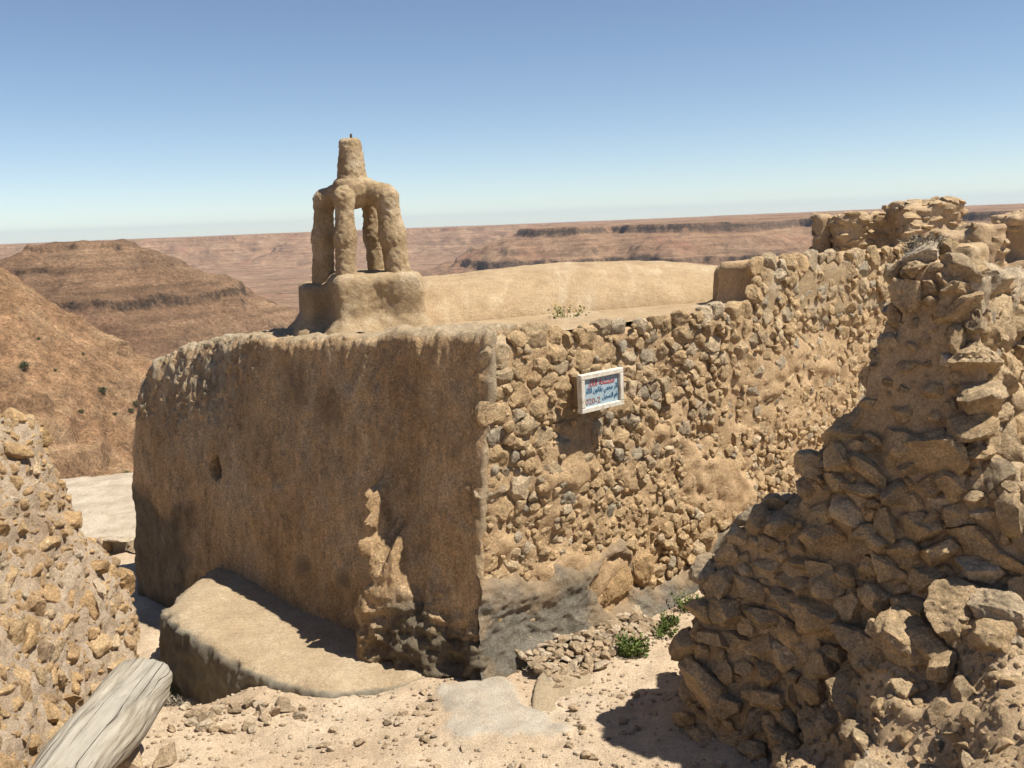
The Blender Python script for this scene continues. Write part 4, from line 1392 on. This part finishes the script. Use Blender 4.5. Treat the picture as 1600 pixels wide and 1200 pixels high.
# ================================================================== kerb of stones with a little outlet at the terrace edge
def build_kerb():
    th = tag(empty('stone_kerb', (-4.1, 9.9, -0.35)), 'low stone kerb with a dark drain outlet at the front of the pale terrace', 'kerb')
    rng = np.random.default_rng(41)
    spots = [(-4.35, 0.11), (-4.18, 0.10), (-4.02, 0.085), (-3.62, 0.11), (-3.42, 0.12), (-3.22, 0.11), (-4.5, 0.1)]
    for (x, r) in spots:
        v, f = rock_shape(rng, 3, 9)
        v = v * np.array([r * 1.15, 0.10, 0.085]) + np.array([x - 0.28, 9.93, -0.27])
        mk('stone', v, f, M['stone_loose'], th, attrs={'tint': rng.uniform(.3, .7)}, sharp=50)
    v, f = rock_shape(rng, 3, 10)
    v = v * np.array([0.15, 0.10, 0.035]) + np.array([-4.09, 9.90, -0.185])
    mk('lintel', v, f, M['stone_loose'], th, attrs={'tint': .95}, sharp=50)
build_kerb()

# low cement lip that runs out from the corner of the building
def build_lip():
    a, b = np.array([0.16, 6.16]), np.array([0.03, 5.50])
    e = (b - a) / np.linalg.norm(b - a)
    m = np.array([-e[1], e[0]])                                  # towards the path
    if m[0] < 0:
        m = -m
    L = np.linalg.norm(b - a)
    def f(x, y, z):
        t = (x - a[0]) * e[0] + (y - a[1]) * e[1]
        w = (x - a[0]) * m[0] + (y - a[1]) * m[1] + 0.03 * np.sin(t * 5)
        top = 0.055 - 0.045 * np.clip(t / L, 0, 1) - 0.20 * np.clip(w, 0, 1) + 0.008 * nz(6, 3, 190, x, y, 0.0)
        d = smax(-w, z - top, 0.02)
        return np.maximum(smax(d, np.maximum(-t, t - L), 0.03), np.maximum(w - 0.4, -0.1 - z))
    v, fc = isosurf(f, (-0.1, 5.3, -0.13), (0.7, 6.4, 0.12), 0.014)
    o = mk('cement_lip', v, fc, M['bench'], attrs={'stain': 0.25})
    tag(o, 'short cement lip on the ground holding back the heap of small stones', 'kerb')
build_lip()

# ================================================================== loose stones
def build_loose():
    rng = np.random.default_rng(51)
    protos = []
    for k in range(14):
        v, f = rock_shape(rng, 4, 12)
        v[:, 2] *= rng.uniform(0.5, 0.85)
        protos.append([meshdata('loose_stone', v, f, M['stone_loose'], attrs={'tint': t}, sharp=50) for t in (0.2, 0.5, 0.8)])
    placed = []
    def put(x, y, r, label, group, z=None, name='loose_stone'):
        me = protos[rng.integers(14)][rng.integers(3)]
        o = bpy.data.objects.new(name, me)
        z0 = (gz(x, y) if z is None else z) + r * 0.28
        link(o, None, (x, y, z0))
        o.scale = (r * rng.uniform(0.9, 1.3), r * rng.uniform(0.75, 1.0), r * rng.uniform(0.75, 1.0))
        o.rotation_euler = (rng.normal(0, 0.25), rng.normal(0, 0.25), rng.uniform(0, 6.28))
        tag(o, label, 'stone', group)
        return o
    # the heap against the foot of the stone wall
    pts = []
    for r in sorted(np.concatenate([rng.uniform(0.016, 0.034, 620), rng.uniform(0.034, 0.055, 40)]), reverse=True):
        for _ in range(10):
            t = rng.uniform(0, 1)
            u = 0.05 + 1.12 * t
            w = rng.uniform(0.05, 0.46 - 0.16 * t)
            x, y = (CT + UR * u + WR * w)[:2]
            if all((x - a) ** 2 + (y - b) ** 2 > (0.68 * (r + c)) ** 2 for a, b, c in pts):
                pts.append((x, y, r))
                break
    for (x, y, r) in pts[:240]:
        hb = 0.09 * ss(0.45, 0.08, (np.array([x, y, 0]) - CT) @ WR)
        put(x, y, r, 'small pale stone in the heap at the foot of the stone wall', 'stones heaped at the foot of the stone wall', gz(x, y) + float(hb))
    n = 0
    for r in sorted(rng.uniform(0.02, 0.05, 46), reverse=True):                  # in front of the bench
        x, y = rng.uniform(-2.1, -1.35), rng.uniform(5.45, 5.78)
        put(x, y, r, 'small ochre stone strewn before the tall end of the bench', 'stones strewn before the bench')
    for r in sorted(rng.uniform(0.014, 0.035, 70), reverse=True):
        x, y = rng.uniform(-1.7, 0.9), rng.uniform(4.6, 5.9)
        if x > 0.7 and y < 5.6 or (-.5 < x < .2 and y > 5.25):
            continue
        put(x, y, r, 'small stone lying on the open dusty ground', 'stones scattered on the dusty ground')
    for _ in range(26):
        t = rng.uniform(1.2, 2.4)
        x, y = (CT + UR * t + WR * rng.uniform(0.15, 0.9))[:2]
        put(x, y, rng.uniform(0.014, 0.035), 'small stone on the path along the stone wall', 'stones on the path by the stone wall')
    put(-1.98, 5.12, 0.075, 'flat reddish stone on the dust beside the grey log', None)
    put(0.50, 6.12, 0.055, 'pale lump of stone at the end of the heap by the weeds', None)
    # gravel
    heap = Heap()
    n = 9000
    gx, gy = rng.uniform(-2.6, 2.0, n), rng.uniform(4.5, 8.2, n)
    dw, dl = (gx - CT[0]) * WR[0] + (gy - CT[1]) * WR[1], (gx - CT[0]) * WL[0] + (gy - CT[1]) * WL[1]
    keep = ~((dw < 0.08) & (dl < 0.3)) & ~((gx > -.5) & (gx < .15) & (gy > 5.25) & (gy < 5.95) & (rng.uniform(size=n) < 0.85))
    gzz = ground_z(gx, gy) + ground_detail(gx, gy)
    v0, f0 = ICO[1]
    for x, y, zz in zip(gx[keep], gy[keep], gzz[keep]):
        r = 0.0025 + 0.013 * rng.uniform() ** 4
        v = v0 * np.array([r * rng.uniform(.8, 1.5), r * rng.uniform(.8, 1.3), r * 0.7]) * (1 + 0.15 * rng.normal(size=(len(v0), 1)))
        heap.add(v + np.array([x, y, zz + r * 0.3]), f0, rng.uniform(0.2, 1.0))
    stuff(heap.build('gravel', M['stone_loose'], None), 'fine pale gravel strewn over the dusty ground', 'gravel')

def gz_fast(x, y):
    return gz(x, y)
build_loose()

# ================================================================== plants
def tuft(name, q, h, spread, n, mat, label, cat='weed', group=None, seed=0, leaf=0.022, blade=False, flowers=None, droop=0.5):
    rng = np.random.default_rng(seed)
    q = np.array(q, float)
    th = tag(empty(name, q), label, cat, group)
    V, Fc, T = [], [], []
    SV, SF = [], []
    tips = []
    for i in range(n):
        a = rng.uniform(0, 6.283)
        rad = spread * math.sqrt(rng.uniform(0, 1)) * 0.5
        base = q + np.array([rad * math.cos(a), rad * math.sin(a), -0.005])
        lean = rng.uniform(0.1, droop)
        hh = h * rng.uniform(0.55, 1.05)
        tip = base + np.array([math.cos(a) * lean * hh, math.sin(a) * lean * hh, hh * (1 - 0.3 * lean)])
        side = np.array([-math.sin(a), math.cos(a), 0]) * 0.0022
        k = len(SV)
        SV += [base - side, base + side, tip + side * 0.4, tip - side * 0.4]
        SF.append((k, k + 1, k + 2, k + 3))
        tips.append(tip)
        m = 5 if not blade else 9
        for j in range(m):
            t = rng.uniform(0.12, 1.0)
            p = base + (tip - base) * t
            d = rng.normal(size=3); d[2] = abs(d[2]) * 0.7
            d /= np.linalg.norm(d)
            s = np.cross(d, rng.normal(size=3)); s /= np.linalg.norm(s) + 1e-9
            l = leaf * rng.uniform(0.6, 1.3)
            w = l * (0.32 if not blade else 0.12)
            k = len(V)
            up = np.cross(d, s) * w * 0.35
            V += [p, p + d * l * 0.5 + s * w - up, p + d * l, p + d * l * 0.5 - s * w - up]
            Fc.append((k, k + 1, k + 2, k + 3))
            T += [rng.uniform()] * 4
    mk('stems', np.array(SV), np.array(SF), mat, th, origin=q, smooth=False, attrs={'tint': 0.4})
    mk('leaves', np.array(V), np.array(Fc), mat, th, origin=q, smooth=False, attrs={'tint': np.array(T)})
    if flowers:
        V, Fc = [], []
        for t in tips[:flowers]:
            for j in range(5):
                a = j * 1.2566
                d = np.array([math.cos(a), math.sin(a), 0.3]) * 0.011
                s = np.array([-math.sin(a), math.cos(a), 0]) * 0.005
                k = len(V)
                V += [t, t + d * .6 + s, t + d, t + d * .6 - s]
                Fc.append((k, k + 1, k + 2, k + 3))
        mk('flowers', np.array(V), np.array(Fc), M['flower'], th, origin=q, smooth=False, attrs={'tint': 0.5})
    return th

def onwall(u, w):
    p = CT + UR * u + WR * w
    return (p[0], p[1], gz(p[0], p[1]))
tuft('weed', onwall(0.78, 0.42), 0.13, 0.17, 90, M['leaf'], 'bright green weed growing at the end of the stone heap', seed=1, leaf=0.03)
tuft('weed', onwall(1.14, 0.36), 0.09, 0.14, 50, M['leaf'], 'sparse weed on the path, next along from the bright green one', seed=2)
tuft('weed', onwall(1.30, 0.28), 0.10, 0.14, 50, M['leaf'], 'straggling weed halfway along the foot of the stone wall', seed=3)
tuft('weed', onwall(1.62, 0.20), 0.12, 0.17, 80, M['leaf'], 'leafy weed against the wall foot by the grey cement', seed=4)
tuft('weed', onwall(1.74, 0.28), 0.06, 0.10, 26, M['leaf'], 'tiny weed beside the leafy one near the ruined wall', seed=5)
tuft('weed', (-2.42, 6.42, gz(-2.42, 6.42)), 0.08, 0.20, 60, M['leaf_dry'], 'faded weed at the tall end of the plastered bench', seed=6)
tuft('weed', (-2.52, 6.62, gz(-2.52, 6.62)), 0.07, 0.12, 40, M['leaf'], 'small green weed behind the tall end of the bench', seed=7)
tuft('flowering_plant', (0.44, 7.72, 2.10), 0.17, 0.22, 26, M['leaf'], 'wispy plant with tiny yellow flowers growing on the flat roof', 'plant', seed=8, leaf=0.022, flowers=20, droop=0.8)
tuft('dry_bush', (2.0, 4.82, 2.66), 0.11, 0.09, 130, M['leaf_dry'], 'dry grey bush on top of the ruined pier', 'bush', seed=9, leaf=0.028, blade=True, droop=0.9)

def shrub(q, r, label, seed, group=None, mat='leaf_dark'):
    rng = np.random.default_rng(seed)
    q = np.array(q, float)
    th = tag(empty('shrub', q), label, 'shrub', group)
    V, Fc, T = [], [], []
    n = 520
    for i in range(n):
        d = rng.normal(size=3); d /= np.linalg.norm(d)
        rad = r * rng.uniform(0.35, 1.0) * (0.8 + 0.35 * float(perlin(d[None] * 2.2 + seed)[0]))
        p = q + d * rad * np.array([1.1, 1.1, 0.75]) + np.array([0, 0, r * 0.55])
        if p[2] < q[2] - 0.1 * r:
            continue
        a, b = rng.normal(size=3), rng.normal(size=3)
        a /= np.linalg.norm(a); b = np.cross(a, b); b /= np.linalg.norm(b)
        s = r * rng.uniform(0.07, 0.14)
        k = len(V)
        V += [p - a * s, p + b * s * .5, p + a * s, p - b * s * .5]
        Fc.append((k, k + 1, k + 2, k + 3))
        T += [rng.uniform()] * 4
    mk('crown', np.array(V), np.array(Fc), M[mat], th, origin=q, smooth=False, attrs={'tint': np.array(T)})
    V, Fc = [], []
    for i in range(7):
        a = i * 0.9
        t = q + np.array([math.cos(a) * r * .5, math.sin(a) * r * .5, r * 0.8])
        s = np.array([-math.sin(a), math.cos(a), 0]) * r * 0.04
        k = len(V)
        V += [q - s + [0, 0, -r * .2], q + s + [0, 0, -r * .2], t + s * .3, t - s * .3]
        Fc.append((k, k + 1, k + 2, k + 3))
    mk('stems', np.array(V), np.array(Fc), M['leaf_dry'], th, origin=q, smooth=False, attrs={'tint': 0.2})
shrub((-6.45, 13.5, -0.85), 0.34, 'dark green shrub at the back edge of the pale terrace', 61)
shrub((-5.2, 13.0, -0.28), 0.07, 'tiny dark shrub on the terrace rim beside the plastered wall', 62)
def on_terrain(q, r):
    x, y = bearing(q, r)
    i = np.argmin((TX - x) ** 2 + (TY - y) ** 2)
    return (TX.flat[i], TY.flat[i], TZ.flat[i])
for k, (q, r, s) in enumerate([(14, 204, 1.3), (134, 208, 1.2), (176, 210, 0.8), (186, 211, 0.9), (62, 207, 0.5), (96, 201, 0.7), (204, 196, 0.6), (40, 214, 0.5), (150, 203, .6), (110, 216, .45)]):
    shrub(on_terrain(q, r), s, 'distant low shrub dotting the orange hillside across the ravine', 70 + k, 'shrubs on the hillside across the ravine')

# ================================================================== haze
def build_haze():
    lo, hi = (-17500, -17500, -260), (17500, 17500, 130)
    v = np.array([(x, y, z) for x in (lo[0], hi[0]) for y in (lo[1], hi[1]) for z in (lo[2], hi[2])], float)
    f = np.array([(0, 1, 3, 2), (4, 6, 7, 5), (0, 4, 5, 1), (2, 3, 7, 6), (0, 2, 6, 4), (1, 5, 7, 3)])
    m = bpy.data.materials.new('haze')
    m.use_nodes = True
    t = m.node_tree
    t.nodes.clear()
    out = t.nodes.new('ShaderNodeOutputMaterial')
    vol = t.nodes.new('ShaderNodeVolumePrincipled')
    vol.inputs['Color'].default_value = (0.66, 0.80, 1.0, 1)
    vol.inputs['Density'].default_value = 0.00004
    vol.inputs['Anisotropy'].default_value = 0.2
    t.links.new(vol.outputs[0], out.inputs['Volume'])
    o = mk('haze', v, f, m, origin=(0, 0, -260), smooth=False)
    stuff(o)
build_haze()
